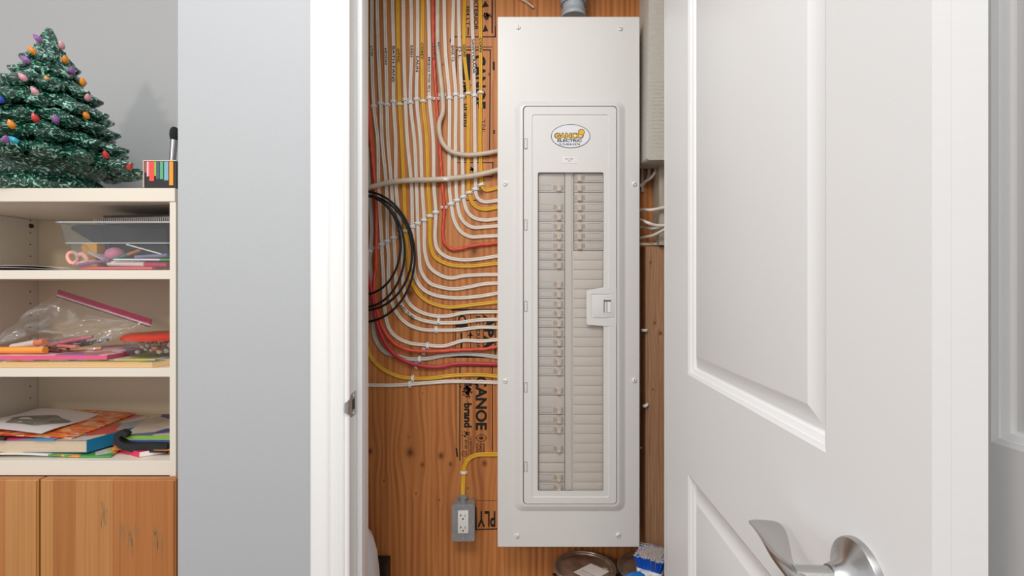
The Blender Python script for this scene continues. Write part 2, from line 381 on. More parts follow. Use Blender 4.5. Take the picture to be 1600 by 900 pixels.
def flush(nm):
    obj('stamp_lettering', bm, M_INK, ply, 0, 'black '+nm, kind='stuff'); obj('stamp_frame', fm, M_INK, ply, 0)
    return NB(), NB()
bm = NB(); fm = NB()   # lower stamp
line(fm, 718.5, 573, 718.5, 720, 1.8); line(fm, 712.5, 575, 712.5, 700, .7); line(fm, 713, 700, 714.5, 714, 2.5); line(fm, 769.5, 570, 769.5, 703, 1.6); line(fm, 769.5, 703, 770, 716, .8); line(fm, 712, 573, 777, 573, 1)
wall_text(bm, 'CANOE', 752, 630, ST, 18, 84, R, .034)
wall_text(bm, 'brand', 731, 649, ST, 12.5, 38, R, .04)
line(fm, 731, 592, 731, 600, 11); blob(bm, 731, 609, 9, 15, 150, 3); blob(bm, 728, 677, 5, 5, 25, 4)
wall_text(bm, 'Certified Exterior', 736, 698, ST, 4, 32, R, .01); wall_text(bm, '37-00', 728, 694, ST, 4.5, 14, R, .01)
wall_text(bm, 'SUSTAINABLE', 756, 701, ST, 3.4, 17, R, .02); wall_text(bm, 'FOREST', 751, 700, ST, 3.4, 15, R, .02); wall_text(bm, 'INITIATIVE', 745.5, 700, ST, 3.6, 15, R, .02)
line(fm, 732.5, 680, 732.5, 712, .5)
for k in range(24):
    a0, a1 = 2*pi*k/24, 2*pi*(k+1)/24
    line(fm, 752+8*cos(a0)*abs(cos(a0))**.4, 684.5+5.5*sin(a0), 752+8*cos(a1)*abs(cos(a1))**.4, 684.5+5.5*sin(a1), .9)
    line(fm, 725.5+4*cos(a0), 709+4*sin(a0), 725.5+4*cos(a1), 709+4*sin(a1), .9)
wall_text(bm, '8', 752, 684.5, ST, 6, 5, R, .02); wall_text(bm, 'TE', 725.5, 709, ST, 4, 4, R)
line(fm, 744, 684.5, 761, 684.5, .6)
bm, fm = flush('lettering low on the plywood')
# middle stamp
line(fm, 705, 484, 778, 484, 3); line(fm, 705, 557.5, 778, 557.5, 3); line(fm, 708, 486, 708, 545, 1); line(fm, 712, 495, 712, 548, 1)
line(fm, 735.5, 488, 735.5, 545, 1.2); line(fm, 755, 488, 755, 545, 1.2); line(fm, 773.5, 488, 773.5, 560, 1.8)
wall_text(bm, 'EXTERIOR', 747, 520, ST, 6.5, 52, R, .012); wall_text(bm, '144', 735, 524, ST, 8, 18, R, .014)
wall_text(bm, 'APA', 764, 519, ST, 16, 54, R, .05); wall_text(bm, 'G', 722, 499, ST, 13, 15, R, .03); line(fm, 712, 509, 731, 509, 5); line(fm, 721, 520, 721, 545, 3); line(fm, 716, 527, 716, 547, .8)
bm, fm = flush('lettering halfway up the plywood')
# upper stamps
line(fm, 704, 57.5, 774.5, 57.5, 1.8); line(fm, 774, 0, 774, 58, 1.2); line(fm, 774, 40, 774, 58, 1.8); line(fm, 769, 0, 769, 52, 2.2)
wall_text(bm, 'EXTERIOR', 744, 20, ST, 6.5, 54, R, .012); wall_text(bm, '384 LT', 731, 24, ST, 5.5, 32, R, .01); line(fm, 731.5, 42, 731.5, 55, 2)
bm.faces.new([bm.verts.new(P(x, y, ST)) for x, y in ((754, 50), (763, 48.5), (758, 38))]); blob(bm, 760, 24, 6, 6, 60, 5); bm.faces.new([bm.verts.new(P(x, y, ST)) for x, y in ((753, 12), (764, 10), (758, 1))])
line(fm, 704, 60, 703.5, 66, 1.8); line(fm, 712, 73.5, 769, 73.5, 1); line(fm, 713, 78, 766, 78, 1.8); line(fm, 766, 77, 765, 236, 1.8); line(fm, 713, 78, 713, 150, 1.5)
line(fm, 729, 84, 729, 125, 12); blob(bm, 728, 138, 7, 13, 110, 7)
wall_text(bm, 'CANOE', 749, 128, ST, 20, 84, R, .034); wall_text(bm, 'brand', 729, 180, ST, 9, 36, R, .02); wall_text(bm, 'Certified', 741, 205, ST, 4, 34, R); wall_text(bm, 'YN:', 756, 196, ST, 5, 20, R)
wall_text(bm, '1', 771.5, 103, ST, 3, 13, R, .02); wall_text(bm, '1', 772, 206, ST, 2.5, 6, R, .02)
line(fm, 712, 254, 770, 254, 1.6); line(fm, 770, 253, 770, 276, 1.6); line(fm, 755, 276, 770, 276, 1.6); line(fm, 712, 245, 765, 245, .8); blob(bm, 738, 265, 7, 4, 50, 9)
line(fm, 725, 313, 777, 313, 1.5)
bm, fm = flush('lettering at the top of the plywood')
# foot stamp
line(fm, 743.5, 792, 744, 828, 2); line(fm, 744, 827.5, 777, 826.5, 1.8); wall_text(bm, 'PLY', 760, 811, ST, 25, 28, pi, .02); line(fm, 744, 782, 776, 782.4, .5)
bm, fm = flush('lettering beside the outlet box')

# ------------------------------------------------------------------ cables
def cab_prof(wd, th, groove=True):
    if not groove: return circ(wd/2, 12, th/2)
    out = []
    for i in range(20):
        a = 2*pi*i/20; x = wd/2*cos(a)*(1 if abs(cos(a)) > .9 else .98); y = th/2*(abs(sin(a))**.6)*(1 if sin(a) > 0 else -1)
        y *= 1-.55*math.exp(-(x/(wd*.13))**2)
        out.append((x, y))
    return out
ORD = 'first second third fourth fifth sixth seventh eighth ninth tenth eleventh twelfth thirteenth fourteenth fifteenth sixteenth seventeenth eighteenth nineteenth twentieth'.split()
clip_me = {}
def make_clip_mesh(L, H, T):
    bm = NB(); pts = []
    # dog-bone outline: slim bridge with two round ears
    o = [(-L/2, -H*.3), (-L/2+H*.25, -H*.5), (-L*.16, -H*.42), (L*.16, -H*.42), (L/2-H*.25, -H*.5), (L/2, -H*.3), (L/2, H*.3), (L/2-H*.25, H*.5), (L*.16, H*.42), (-L*.16, H*.42), (-L/2+H*.25, H*.5), (-L/2, H*.3)]
    o = fillet(o, H*.18, 2); top = []
    loft(bm, [(o, 0), (o, -T*.55), ([(x*.93, z*.86) for x, z in o], -T*.62)], cap=True); bm.faces.new([bm.verts.new((x, 0, z)) for x, z in o])
    b = [(-L*.33, -H*.4), (L*.33, -H*.4), (L*.33, H*.4), (-L*.33, H*.4)]; b = fillet(b, H*.15, 2)
    loft(bm, [(b, -T*.5), ([(x*.82, z) for x, z in b], -T*.95), ([(x*.7, z*.85) for x, z in b], -T)], cap=True)
    return mesh_of(bm, 'cable_clip', M_CLIP, 40)
CLIP = make_clip_mesh(.0195, .0082, .0085)
NAIL = mesh_of(cyl(NB(), (0, 0, 0), (0, -.0014, 0), .0014, .0012, 8), 'nail', M_NAIL, 40)
def clip(px, py, ang, label, D=DB, group='white cable clips on the plywood', s=1.0):
    r = bpy.data.objects.new('cable_clip', CLIP); COL.objects.link(r); r.location = P(px, py, D); r.rotation_euler = (0, ang, 0); r.scale = (s, 1, s)
    tag(r, label, 'cable clip', group)
    for sx in (-1, 1):
        n = bpy.data.objects.new('nail', NAIL); COL.objects.link(n); n.parent = r; n.location = (sx*.0078, -.0052, 0)
    return r
def place_text(par, s, px, py, D, hpx, wpx, ang, m=M_PEN):
    bm = NB(); wall_text(bm, s, px, py, D, hpx, wpx, ang, .01)
    obj('handwriting', bm, m, par, 0, 'black handwritten mark' if m is M_PEN else None)
def cable(kind, pts, label, wd=.0105, th=.0052, lift=.0, groove=True, twist=0, name='electrical_cable', group=None):
    D = DB-th/2-.0003-(lift if isinstance(lift, (int, float)) else 0)
    if twist: D -= (max(wd, th)-th)/2
    if isinstance(lift, (list, tuple)): V = [P(x, y, DB-th/2-.0003-l) for (x, y), l in zip(pts, lift)]
    else: V = [P(x, y, D) for x, y in pts]
    sp = spline(V, .005)
    c = obj(name, sweep(NB(), sp, cab_prof(wd, th, groove), twist=twist), M_CAB[kind], None, 60, label, 'cable', group)
    return c, sp
def tan_at(sp, px, py):
    q = min(range(len(sp)), key=lambda i: (800+sp[i].x*F/sp[i].y-px)**2+(450-(sp[i].z-CZ)*F/sp[i].y-py)**2)
    a, b = sp[max(q-2, 0)], sp[min(q+2, len(sp)-1)]; d = b-a
    return math.atan2(d.x, -d.z) , sp[q]      # angle of the cable away from hanging straight down
E = 784
CB = [ # kind, path, upper clip (idx into list order), lower clip
 ('white', [(581,-40),(581,0),(581,80),(584,166.7),(590,220),(591.5,291),(596.4,382),(597,400),(599,433),(601,482),(607.8,513),(620,527),(640,536),(664.5,539),(693,540.7),(724.5,532),(751,533),(E,530)], 'LYW', 0),
 ('white', [(589,-40),(589,0),(591,80),(594.7,162),(597,220),(603.5,291),(605.3,377),(607,400),(606.7,431),(611,469),(620,489),(635.5,505.5),(658,514.5),(684.5,516),(715.5,515.5),(749,511.5),(E,512)], None, 0),
 ('white', [(601,-40),(601,0),(602.7,80),(604.4,164),(606,220),(611.5,291),(615.5,371.5),(617,400),(618,431),(622,464),(633,484.5),(653,498),(680,504),(715.5,504),(749,500),(E,499)], 'HOOH', 0),
 ('white', [(612,-40),(613,0),(614.8,80),(614.8,159),(618,220),(618.7,291),(626,365),(629,400),(631,453),(637.8,472),(653,485.5),(675.5,493),(698,494),(726.7,488.5),(E,487)], 'BATH FANS', 0),
 ('yellow', [(621,-40),(621,0),(622.2,80),(624.4,163.5),(627.5,220),(631,291),(633.8,361),(637,400),(642,435.5),(653,458),(666.7,470),(684,477),(702,480),(733,477),(E,471)], 'OTTIC', 0),
 ('white', [(630,-40),(630,0),(631,80),(633.3,156.4),(636.5,220),(643,291),(644.4,354.7),(646,395),(649,433),(660,451),(675.5,460),(693,464),(715.5,465.5),(749,463),(E,457)], None, 0),
 ('white', [(640,-40),(642,0),(643,80),(641.4,161),(647.5,220),(650.7,291),(652.8,349.3),(655,400),(658,424),(671,442),(690,449),(711,451.5),(735,448),(755,444),(E,442)], 'KRRH', 0),
 ('white', [(652,-40),(652.5,0),(652.5,80),(651,155.5),(657,220),(659.5,291),(662.8,344.3),(664,395),(672,418),(690,431),(705,434.5),(725,431),(750,429.5),(E,429)], 'LAUN', 0),
 ('yellow', [(660.5,-40),(660.5,0),(659.5,80),(660.8,158.7),(666.7,220),(668.8,291),(671.6,337.8),(673,385),(680,402),(700,413),(730,416),(755,414),(E,411)], 'COREY', 0),
 ('white', [(668,-40),(669,0),(671,80),(671.1,153.9),(677,220),(678,291),(681,332),(680,375),(684,390),(697,401),(720,406),(745,405),(E,399)], 'Up line D/RM', 0),
 ('red', [(676.5,-40),(676.5,0),(677.3,80),(681.8,155.1),(686.6,220),(691,291),(694,324.4),(692,365),(696,382),(708,390),(740,384),(E,379.5)], 'STOVE', 1),
 ('white', [(694,-40),(694,0),(696,80),(702.2,153.9),(702,220),(702,291),(705,319),(710,345),(720,362),(735,370),(755,369.5),(E,368)], None, 0),
 ('white', [(708.5,-40),(708.5,0),(707.5,80),(712,148.5),(711.6,220),(712.5,291),(714.3,313.4),(718,335),(725,347),(738,355),(760,354.5),(E,352.5)], 'BASE CL', 0),
 ('white', [(716.5,-40),(716.5,0),(718.2,80),(721.4,152),(721.8,220),(723.5,291),(724,308),(730,330),(740,340),(757,344),(E,341)], 'D L', 0),
 ('yellow', [(726,-40),(726,0),(725.3,80),(731.6,146.8),(731.6,220),(732,291),(733,301.3),(740,320),(755,327),(E,322.5)], 'COUNT', 0),
 ('white', [(737,-40),(737,0),(739.5,80),(741.3,150.1),(742,220),(743,291),(742.8,296),(746,309),(755,315),(E,312.5)], 'SAWYCRAOR', 0),
 ('yellow', [(750.6,-40),(750.6,0),(751,80),(751.1,145),(750,220),(752,284),(752,289),(758,297),(768,296),(E,291)], 'COPN', 0)]
UPY = [166.7,162,164,159,163.5,156.4,161,155.5,158.7,153.9,155.1,153.9,148.5,152,146.8,150.1,145]
LOW = [(596.4,382),(605.3,377),(615.5,371.5),(626,365),(633.8,361),(644.4,354.7),(652.8,349.3),(662.8,344.3),(671.6,337.8),(681,332),(694,324.4),(705,319),(714.3,313.4),(724,308),(733,301.3),(742.8,296),(752,289)]
UPX = [584,594.7,604.4,614.8,624.4,633.3,641.4,651,660.8,671.1,681.8,702.2,712,721.4,731.6,741.3,751.1]
TY = [80, 0, 88, 100, 87, 0, 80, 100, 80, 116, 80, 0, 84, 82, 79, 88, 70]
TL = [16, 0, 25, 56, 22, 0, 18, 24, 26, 54, 28, 0, 26, 18, 20, 54, 22]
cnt = {}
names = {'grey': 'grey-white', 'white': 'white', 'yellow': 'yellow', 'red': 'orange-red'}
NW = sum(1 for c in CB if c[0] in ('white', 'grey'))
for i, (k, pts, txt, tw) in enumerate(CB):
    cnt[k] = cnt.get(k, 0)+1
    if k == 'red': lab = 'orange-red round cable dropping among the white ones and curling into the panel side'
    elif k == 'yellow': lab = '%s yellow cable from the left at the top of the plywood' % ORD[cnt[k]-1]
    elif k == 'grey': lab = '%s greyish flat cable from the left jamb at the top of the plywood' % ORD[cnt[k]-1]
    else:
        lab = '%s creamy white flat cable at the top of the plywood, counting from the left jamb' % ORD[cnt[k]-1]
    c, sp = cable(k, pts, lab, .0102, .0052 if not tw else .0085, groove=not tw, twist=90 if tw else 0, group='cables fanned down the plywood')
    what = 'the %s cable %s' % (names[k], 'row position %d' % (i+1)) if 0 else '%s cable' % (names[k])
    pos = ORD[i]
    a, q = tan_at(sp, UPX[i], UPY[i]); clip(UPX[i]+.2, UPY[i], -a, 'white clip over the %s cable from the left in the upper clip row' % pos, s=.93 if k != 'red' else 1)
    a, q = tan_at(sp, *LOW[i]); clip(LOW[i][0], LOW[i][1], -a, 'white clip, %s above the red cable clip in the slanting lower clip row' % pos)
    if txt:
        a, q = tan_at(sp, pts[2][0], TY[i]); px = 800+q.x*F/q.y
        place_text(c, txt, px, TY[i], DB-.0100 if tw else DB-.0058, 4.2, TL[i], pi/2 - a if txt != 'Up line D/RM' else -pi/2-a)
    if i == 2: place_text(c, 'RED TUBE', 636, 488, DB-.0058, 4.4, 30, radians(45))
# round beige and grey service cables
c, sp = cable('beige', [(683.5,-40),(683.5,0),(684.4,80),(691,149),(691.5,175.5),(686,193),(688,214.7),(695,229),(707.5,238),(727,242),(752,240.5),(E,235)], 'thick beige round cable swinging right across the others into the panel near its top',
      .0128, .011, [0, 0, .001, .006, .0085, .010, .010, .009, .0075, .006, .006, .006], False, group=None)
place_text(c, 'Smoke', 684.4, 76, DB-.0118, 4.5, 22, -pi/2)
a, q = tan_at(sp, 691, 149); clip(691, 149, -a, 'white clip over the thick beige cable in the upper clip row', s=1.12)
c, sp = cable('beige', [(520,296),(575,293),(604.4,285.8),(636.4,282),(670,281),(695,279.5),(729,276),(755.5,271.5),(E,264)], 'thick beige round cable running sideways over the vertical cables to the panel', .0145, .0125, .0105, False)
clip(696, 281, 0, 'small white clip upright on the sideways thick beige cable', D=DB-.0205)
# cables hugging the jamb
c, sp = cable('red', [(571,130),(575,160),(579.5,220),(585.8,291),(588,340),(587.5,387.5),(587,420),(584.5,442),(591,493),(602,520),(618,538),(638,546.7),(662,549),(684.5,549),(715.5,547),(760,545),(E,540)], 'orange-red cable beside the jamb, dropping behind the black coil and turning right', .0105, .009, .0056, False, twist=90)
a, q = tan_at(sp, 587.5, 387.5); clip(587.5, 387.5, -a, 'greyish clip over the red cable beside the jamb, second lowest of the slanting row')
c2, sp2 = cable('grey', [(574,230),(576,280),(578,315),(581,358),(578.7,392.4),(577,408),(580.5,436),(583,493),(585.5,526.7),(600,549),(618,555.5),(638,561),(666.7,560.5),(693,555.5),(726.7,553),(751,554.5),(E,559)], 'grey cable closest to the jamb, bending right just above the crimson cable', .0112, .0052, .0)
a, q = tan_at(sp2, 578.7, 392.4); clip(578.7, 392.4, -a, 'greyish clip over the grey cable at the low end of the slanting row')
c3, sp3 = cable('crimson', [(560,360),(568,395),(573,424),(582,464),(586.7,498),(598,529),(613,551),(633,564.5),(660,572),(684.5,573.8),(711,569),(738,568.5),(E,570)], 'crimson cable, lowest red one, sweeping right from the jamb to the panel', .0112, .007, [.010, .015, .017, .017, .017, .016, .013, .010, .006, .003, 0, 0, 0], False)
c4, sp4 = cable('yellow', [(560,440),(564,500),(574.4,546.7),(584.5,564.5),(600,577.8),(622,587.8),(644.5,591),(671,591),(704.5,587),(749,585.6),(E,589)], 'lowest long yellow cable, sweeping from the jamb to the panel above the last white one', .0105, .0052, .0)
c5, sp5 = cable('white', [(520,602),(573,601.8),(615.5,602),(649,599.6),(704.5,596),(749,596.7),(E,598)], 'lowest white cable, running almost level from the jamb to the panel', .0105, .0052, .0)
SPB = {}
for (px, py, lab) in ((685.5, 502, 'third white cable bend, right clip of the top pair'), (681.5, 515, 'white cable bend, left clip of the top pair'), (668, 540, 'white cable just above the red one'), (662, 549, 'lower orange-red cable'), (655.5, 561, 'grey cable above the crimson one'), (650, 571, 'crimson cable'), (645, 591, 'lowest long yellow cable'), (640.5, 600, 'lowest level white cable')):
    clip(px, py, pi/2, 'upright white clip on the '+lab, group='white cable clips on the plywood')
clip(572.5, 398, -.6, 'half-hidden white clip against the jamb, below the slanting row')
c6, sp6 = cable('yellow', [(E,710),(770,710),(745,711),(733,716.5),(726,728),(724,745),(723.3,760),(723,783)], 'short yellow cable curving from the panel side down into the outlet box', .0125, .0052, [0, 0, 0, 0, 0, 0, .004, .012])
clip(724.6, 738, 0, 'white clip on the short yellow cable above the outlet box')
# black coil
pts = []
for kx, ky, rx, ry in ((568, 401, 80, 102), (569, 395, 75, 90), (569, 393, 63.5, 87), (569, 383, 57, 77)):
    n = 28
    for j in range(n): a = 2*pi*j/n-pi; pts.append((kx+rx*cos(a), ky+ry*sin(a)))
V = [P(x, y, DB-.030-.0055*(i//28)-.0055*(i % 28)/28) for i, (x, y) in enumerate(pts)]
obj('coiled_black_cable', sweep(NB(), spline(V, .006), circ(.0032, 10)), M_BLACKC, None, 60, 'coil of thin black cable looping out from behind the white jamb', 'cable')

# ------------------------------------------------------------------ outlet box
DF = 1.332
ob = thing('outlet_box', 'small grey metal outlet box on the plywood with a white double socket', 'outlet', P(724, 846, DB))
bm = NB(); box(bm, X(706.5, DF), X(741, DF), DF+.002, DB, Z(845, DF), Z(789, DF), bev=.004); obj('box_body', bm, M_GALV, ob, 35)
cv = NB(); x0, x1, z0, z1 = X(706, DF), X(741.5, DF), Z(846, DF), Z(788, DF); ox0, ox1, oz0, oz1 = X(715, DF), X(732.5, DF), Z(833, DF), Z(797, DF)
plate(cv, rrect(x0, x1, z0, z1, .006), [rrect(ox0, ox1, oz0, oz1, .0015)], DF, DF+.0025); cvo = obj('cover_plate', cv, M_GALV, ob, 35)
for z in (Z(790.5, DF), Z(841, DF)): obj('screw', cyl(NB(), (X(723, DF), DF+.0005, z), (X(723, DF), DF-.0015, z), .0028, .002, 12), M_ZINC, cvo)
bm = NB(); box(bm, ox0+.0006, ox1-.0006, DF-.003, DF+.008, oz0+.0006, oz1-.0006, bev=.0012); so = obj('socket_face', bm, M_WHITEP, ob, 35)
bm = NB()
for zc_ in (Z(805, DF), Z(823.5, DF)):
    xc = X(723.7, DF)
    box(bm, xc-.0075, xc-.006, DF-.0034, DF-.0029, zc_-.003, zc_+.004); box(bm, xc+.005, xc+.0065, DF-.0034, DF-.0029, zc_-.003, zc_+.003); box(bm, xc-.0075, xc-.003, DF-.0034, DF-.0029, zc_+.0005, zc_+.0018)
    cyl(bm, (xc, DF-.0034, zc_-.0085), (xc, DF-.0029, zc_-.0085), .0022, n=12)
obj('socket_slots', bm, M_DARKGAP, so, 0)
bm = NB(); cyl(bm, P(723.5, 774, 1.357), P(723.5, 784, 1.357), .0105, n=20); cyl(bm, P(723.5, 775, 1.357), P(723.5, 777.5, 1.357), .0125, n=20); obj('cable_connector', bm, M_GALV, ob, 40)

# ------------------------------------------------------------------ breaker panel
DC = 1.284
def px_rect(x0, x1, y0, y1, r, D=DC, seg=6): return rrect(X(x0, D), X(x1, D), Z(y1, D), Z(y0, D), r, seg)
pn = thing('breaker_panel', 'tall off-white electrical breaker panel mounted on the plywood between cables and open door', 'electrical panel', (X(888, DC), DC, Z(855, DC)))
bm = NB(); box(bm, -.030, .325, DC+.014, DB-.0006, Z(851, DC), Z(29, DC)); obj('panel_box', bm, M_PANEL, pn, 0)
out = px_rect(777.5, 999.5, 26, 855, .003)
outb = px_rect(778.3, 998.7, 27, 854, .003)
big = px_rect(803, 977, 158, 799, .022); dr = px_rect(817, 963, 167.5, 785.5, .010)
bm = NB(); plate(bm, outb, [big], DC, DC+.0012)
loft(bm, [(big, DC), (px_rect(806, 974, 160.5, 796.5, .020), DC-.0015), (px_rect(812, 968, 164.5, 790.5, .014), DC-.0085), (px_rect(815, 965, 166.5, 787.5, .012), DC-.0095), (dr, DC-.0095), (dr, DC-.004)], cap=False)
loft(bm, [(outb, DC), (out, DC+.0012), (out, DC+.014)], cap=False)
cvr = obj('cover', bm, M_PANEL, pn, 35)
# door of the panel with a window and a notch for the latch
DD = DC-.0105
win = [(840, 270.5), (942, 270.5), (942, 449), (915.5, 453.5), (915.5, 507), (942, 509), (942, 765), (840, 765)]
rr = [.0045, .0045, .003, .006, .006, .004, .0045, .0045]
def W2(pts, D=DC): return [(X(a, D), Z(b, D)) for a, b in pts]
winf = fillet(W2(win), rr, 4)
d0 = px_rect(818.3, 961.7, 169, 784.3, .009); d1 = px_rect(831, 950.5, 181, 774.5, .006); d1b = px_rect(832, 949.5, 182, 773.5, .0055)
bm = NB(); plate(bm, d0, [d1], DD, DD+.002); loft(bm, [(d1, DD), (d1b, DD+.0016)], cap=False); plate(bm, d1b, [winf], DD+.0016, DD+.0030)
dro = obj('panel_door', bm, M_PANEL, pn, 35)
bm = NB(); plate(bm, [(x, z) for x, z in px_rect(839, 943, 269.5, 766, .004)], [], DD+.0034, DD+.0042)
obj('window_pane', bm, M_PANE, dro, 0)
bm = NB(); lf = fillet(W2([(915.8, 453), (962, 449.5), (962, 510), (915.8, 507)]), [.006, .004, .004, .006], 4); lh = px_rect(922.5, 960, 459, 498, .001)
plate(bm, lf, [lh], DD-.0005, DD+.003); loft(bm, [(lh, DD+.0), (px_rect(923.5, 959.5, 460, 497, .001), DD+.004)], cap=True); lt = obj('latch_plate', bm, M_PANEL, dro, 30)
bm = NB(); box(bm, X(925, DC), X(959, DC), DD-.001, DD+.004, Z(496, DC), Z(461, DC), bev=.0012); obj('latch_slide', bm, M_PANEL, lt, 30)
bm = NB(); box(bm, X(942.5, DC), X(953.5, DC), DD-.0016, DD-.0008, Z(471, DC), Z(468.5, DC)); box(bm, X(942, DC), X(943.2, DC), DD-.0016, DD-.0008, Z(488, DC), Z(468, DC)); box(bm, X(946.5, DC), X(947.3, DC), DD-.0016, DD-.0008, Z(488, DC), Z(470, DC)); obj('latch_slot', bm, coloured('latch slot grey', 112, 104, 98), lt, 0)
bm = NB(); box(bm, X(947.5, DC), X(952.8, DC), DD-.0026, DD-.0008, Z(488, DC), Z(471.5, DC), bev=.0006); obj('latch_tab', bm, M_WHITEP, lt, 0)
for y0, y1 in ((219, 234), (345, 360), (471, 486), (597, 611), (720, 734)):
    bm = NB(); box(bm, X(819.6, DC), X(823.2, DC), DD-.0016, DD+.001, Z(y1, DC), Z(y0, DC), bev=.0004); h = obj('hinge', bm, M_PANEL, dro, 0)
    bm = NB(); box(bm, X(818.9, DC), X(823.9, DC), DD-.0003, DD+.001, Z(y1+.8, DC), Z(y0-.8, DC)); obj('hinge_shadow_gap', bm, coloured('hinge gap grey', 120, 116, 112), h, 0)
# deadfront behind the window, breakers and blank fillers
DV = DC+.004
bm = NB(); box(bm, X(838, DC), X(945, DC), DV, DV+.002, Z(768, DC), Z(267, DC)); box(bm, X(883.5, DC), X(893.5, DC), DV-.003, DV+.001, Z(766, DC), Z(270, DC), bev=.0008); obj('inner_plate', bm, coloured('inner plate', 210, 204, 196, .5), pn, 0)
bm = NB(); box(bm, X(840, DC), X(882.8, DC), DV-.0006, DV+.001, Z(766, DC), Z(270, DC)); box(bm, X(896.3, DC), X(943.5, DC), DV-.0006, DV+.001, Z(392, DC), Z(270, DC)); obj('breaker_recess', bm, coloured('recess brown-grey', 96, 88, 82), pn, 0)
def toggle_bm(x, z, sgn):
    k = DC/F; bm = NB(); box(bm, x-4.6*k, x+4.6*k, DV-.0050, DV-.003, z-5.3*k, z+5.3*k, bev=.0005)
    box(bm, x-sgn*1.0*k-2.6*k, x-sgn*1.0*k+2.6*k, DV-.0105, DV-.004, z-5.6*k, z-.5*k, bev=.001)
    box(bm, x-sgn*1.0*k-2.2*k, x-sgn*1.0*k+2.2*k, DV-.0065, DV-.004, z-.8*k, z+4.4*k, bev=.0008)
    return bm
def breaker_meshes(x0, x1, n, side):
    k = DC/F; h = 15.1*n*k; w_ = (x1-x0)*k; cx = 0
    bm = NB(); box(bm, 0, w_, DV-.0030, DV, .0009, h-.0004, bev=.0007); body = mesh_of(bm, 'breaker', M_BREAK, 30)
    tx = (w_-9.5*k) if side < 0 else 9.0*k
    bm = toggle_bm(tx, 7.4*k, side); tog = mesh_of(bm, 'toggle', M_TOGGLE, 30)
    bm = NB()
    for dx, hh in ((-7.2, 4.6), (-5.4, 4.2), (5.8, 4.0), (7.3, 4.2)): box(bm, tx+(dx-.25)*k, tx+(dx+.25)*k, DV-.0033, DV-.0028, (7.4-hh)*k, (7.4+hh)*k)
    box(bm, tx-side*-3.4*k-.5*k, tx-side*-3.4*k+.5*k, DV-.0054, DV-.0048, 5*k, 10.4*k)
    for r in (3.0, 11.5): box(bm, (2*k if side < 0 else 20*k), (20*k if side < 0 else w_-3*k), DV-.0031, DV-.0029, r*k, (r+.35)*k)
    mk = mesh_of(bm, 'moulded_marks', coloured('breaker mark brown', 112, 98, 86) if n == 1 and side < 0 else bpy.data.materials['breaker mark brown'] , 0)
    return body, tog, mk
BM = {}
def put_breaker(x0, x1, row, n, side):
    key = (n, side)
    if key not in BM: BM[key] = breaker_meshes(x0, x1, n, side)
    body, tog, mk = BM[key]; zb = Z(270.5+15.1*(row+n), DC)
    o = inst('breaker', body, pn, (X(x0, DC), 0, zb))
    inst('toggle', tog, o, worldloc(o)); inst('moulded_marks', mk, o, worldloc(o))
k_ = DC/F
bl = {}
def put_blank(x0, x1, row, side):
    if side not in bl:
        bm = NB(); box(bm, 0, (x1-x0)*k_, DV-.0022, DV+.0005, .0008, 15.1*k_-.0006, bev=.0009); bl[side] = mesh_of(bm, 'blank_filler', coloured('blank filler', 212, 203, 193, .45), 30)
    inst('blank_filler', bl[side], pn, (X(x0, DC), 0, Z(270.5+15.1*(row+1), DC)))
row = 0
for n, c in ((1, 'x'),): pass
breaker_order = [2, 2]+[1]*6+[2]+[1]*9+[2, 2, 1, 1, 2, 0, 0, 1, 1]
BM[(1, -1)] = breaker_meshes(841.5, 882, 1, -1)
for n in breaker_order:
    if n == 0: put_blank(841.5, 882, row, -1); row += 1
    else: put_breaker(841.5, 882, row, n, -1); row += n
for row in range(33):
    if row < 8: put_breaker(897.5, 942.5, row, 1, 1)
    else: put_blank(896.5, 942.0, row, 1)
# cover screws
SC = NB(); lathe(SC, [(.0062, 0), (.0062, -.0012), (.0052, -.0034), (.0025, -.0042), (.0005, -.0043)], (0, 0, 0), 18, axis='Y'); SCM = mesh_of(SC, 'screw', M_WHITEP, 35)
SL = NB(); box(SL, -.0044, .0044, -.0046, -.0036, -.0006, .0006); SLM = mesh_of(SL, 'screw_slot', M_DARKGAP, 0)
for px, py, a in ((810, 43, 1.4), (969, 45, .1), (789.5, 287, .5), (991, 287.5, -.6), (789.5, 595, .2), (991, 594, 1.3), (808, 837, .9), (966, 836, -.5)):
    o = inst('screw', SCM, cvr, P(px, py, DC), (0, a, 0)); s = bpy.data.objects.new('screw_slot', SLM); COL.objects.link(s); s.parent = o
# sticker
DS = DD+.0012; cs = P(891, 214.5, DC)
def ell(rx, ry, n=48): return [(cs.x+rx*k_*cos(2*pi*i/n), cs.z+ry*k_*sin(2*pi*i/n)) for i in range(n)]
st = obj('oval_sticker', plate(NB(), ell(30.5, 18.5), [], DS-.0002, DS+.0004), M_BLACK, dro, 0, 'white oval company sticker with yellow and black lettering')
obj('sticker_face', plate(NB(), ell(29.6, 17.6), [], DS-.0004, DS-.0002), coloured('sticker white', 225, 226, 232), st, 0)
M_GOLD = coloured('sticker gold', 235, 180, 40); DT = DS-.0006
bm = NB(); wall_text(bm, 'GANCO', 889, 212, DT, 9.4, 46, 0, .09); wall_text(bm, 'ELECTRIC', 890, 219.6, DT, 4.4, 38, 0, .035); wall_text(bm, '519-854-0374', 890, 225.4, DT, 3.6, 32, 0, .012)
for i in range(1): bm.faces.new([bm.verts.new((X(908.5, DT)+5.2*k_*cos(2*pi*j/20), DT+.00002, Z(206.5, DT)+4.9*k_*sin(2*pi*j/20))) for j in range(20)])
obj('sticker_lettering', bm, M_INK, st, 0)
bm = NB(); wall_text(bm, 'GANCO', 889, 212, DT-.0003, 7.4, 43.5, 0, .03)
bm.faces.new([bm.verts.new((X(908.5, DT)+4.3*k_*cos(2*pi*j/20), DT-.0002, Z(206.5, DT)+4.0*k_*sin(2*pi*j/20))) for j in range(20)])
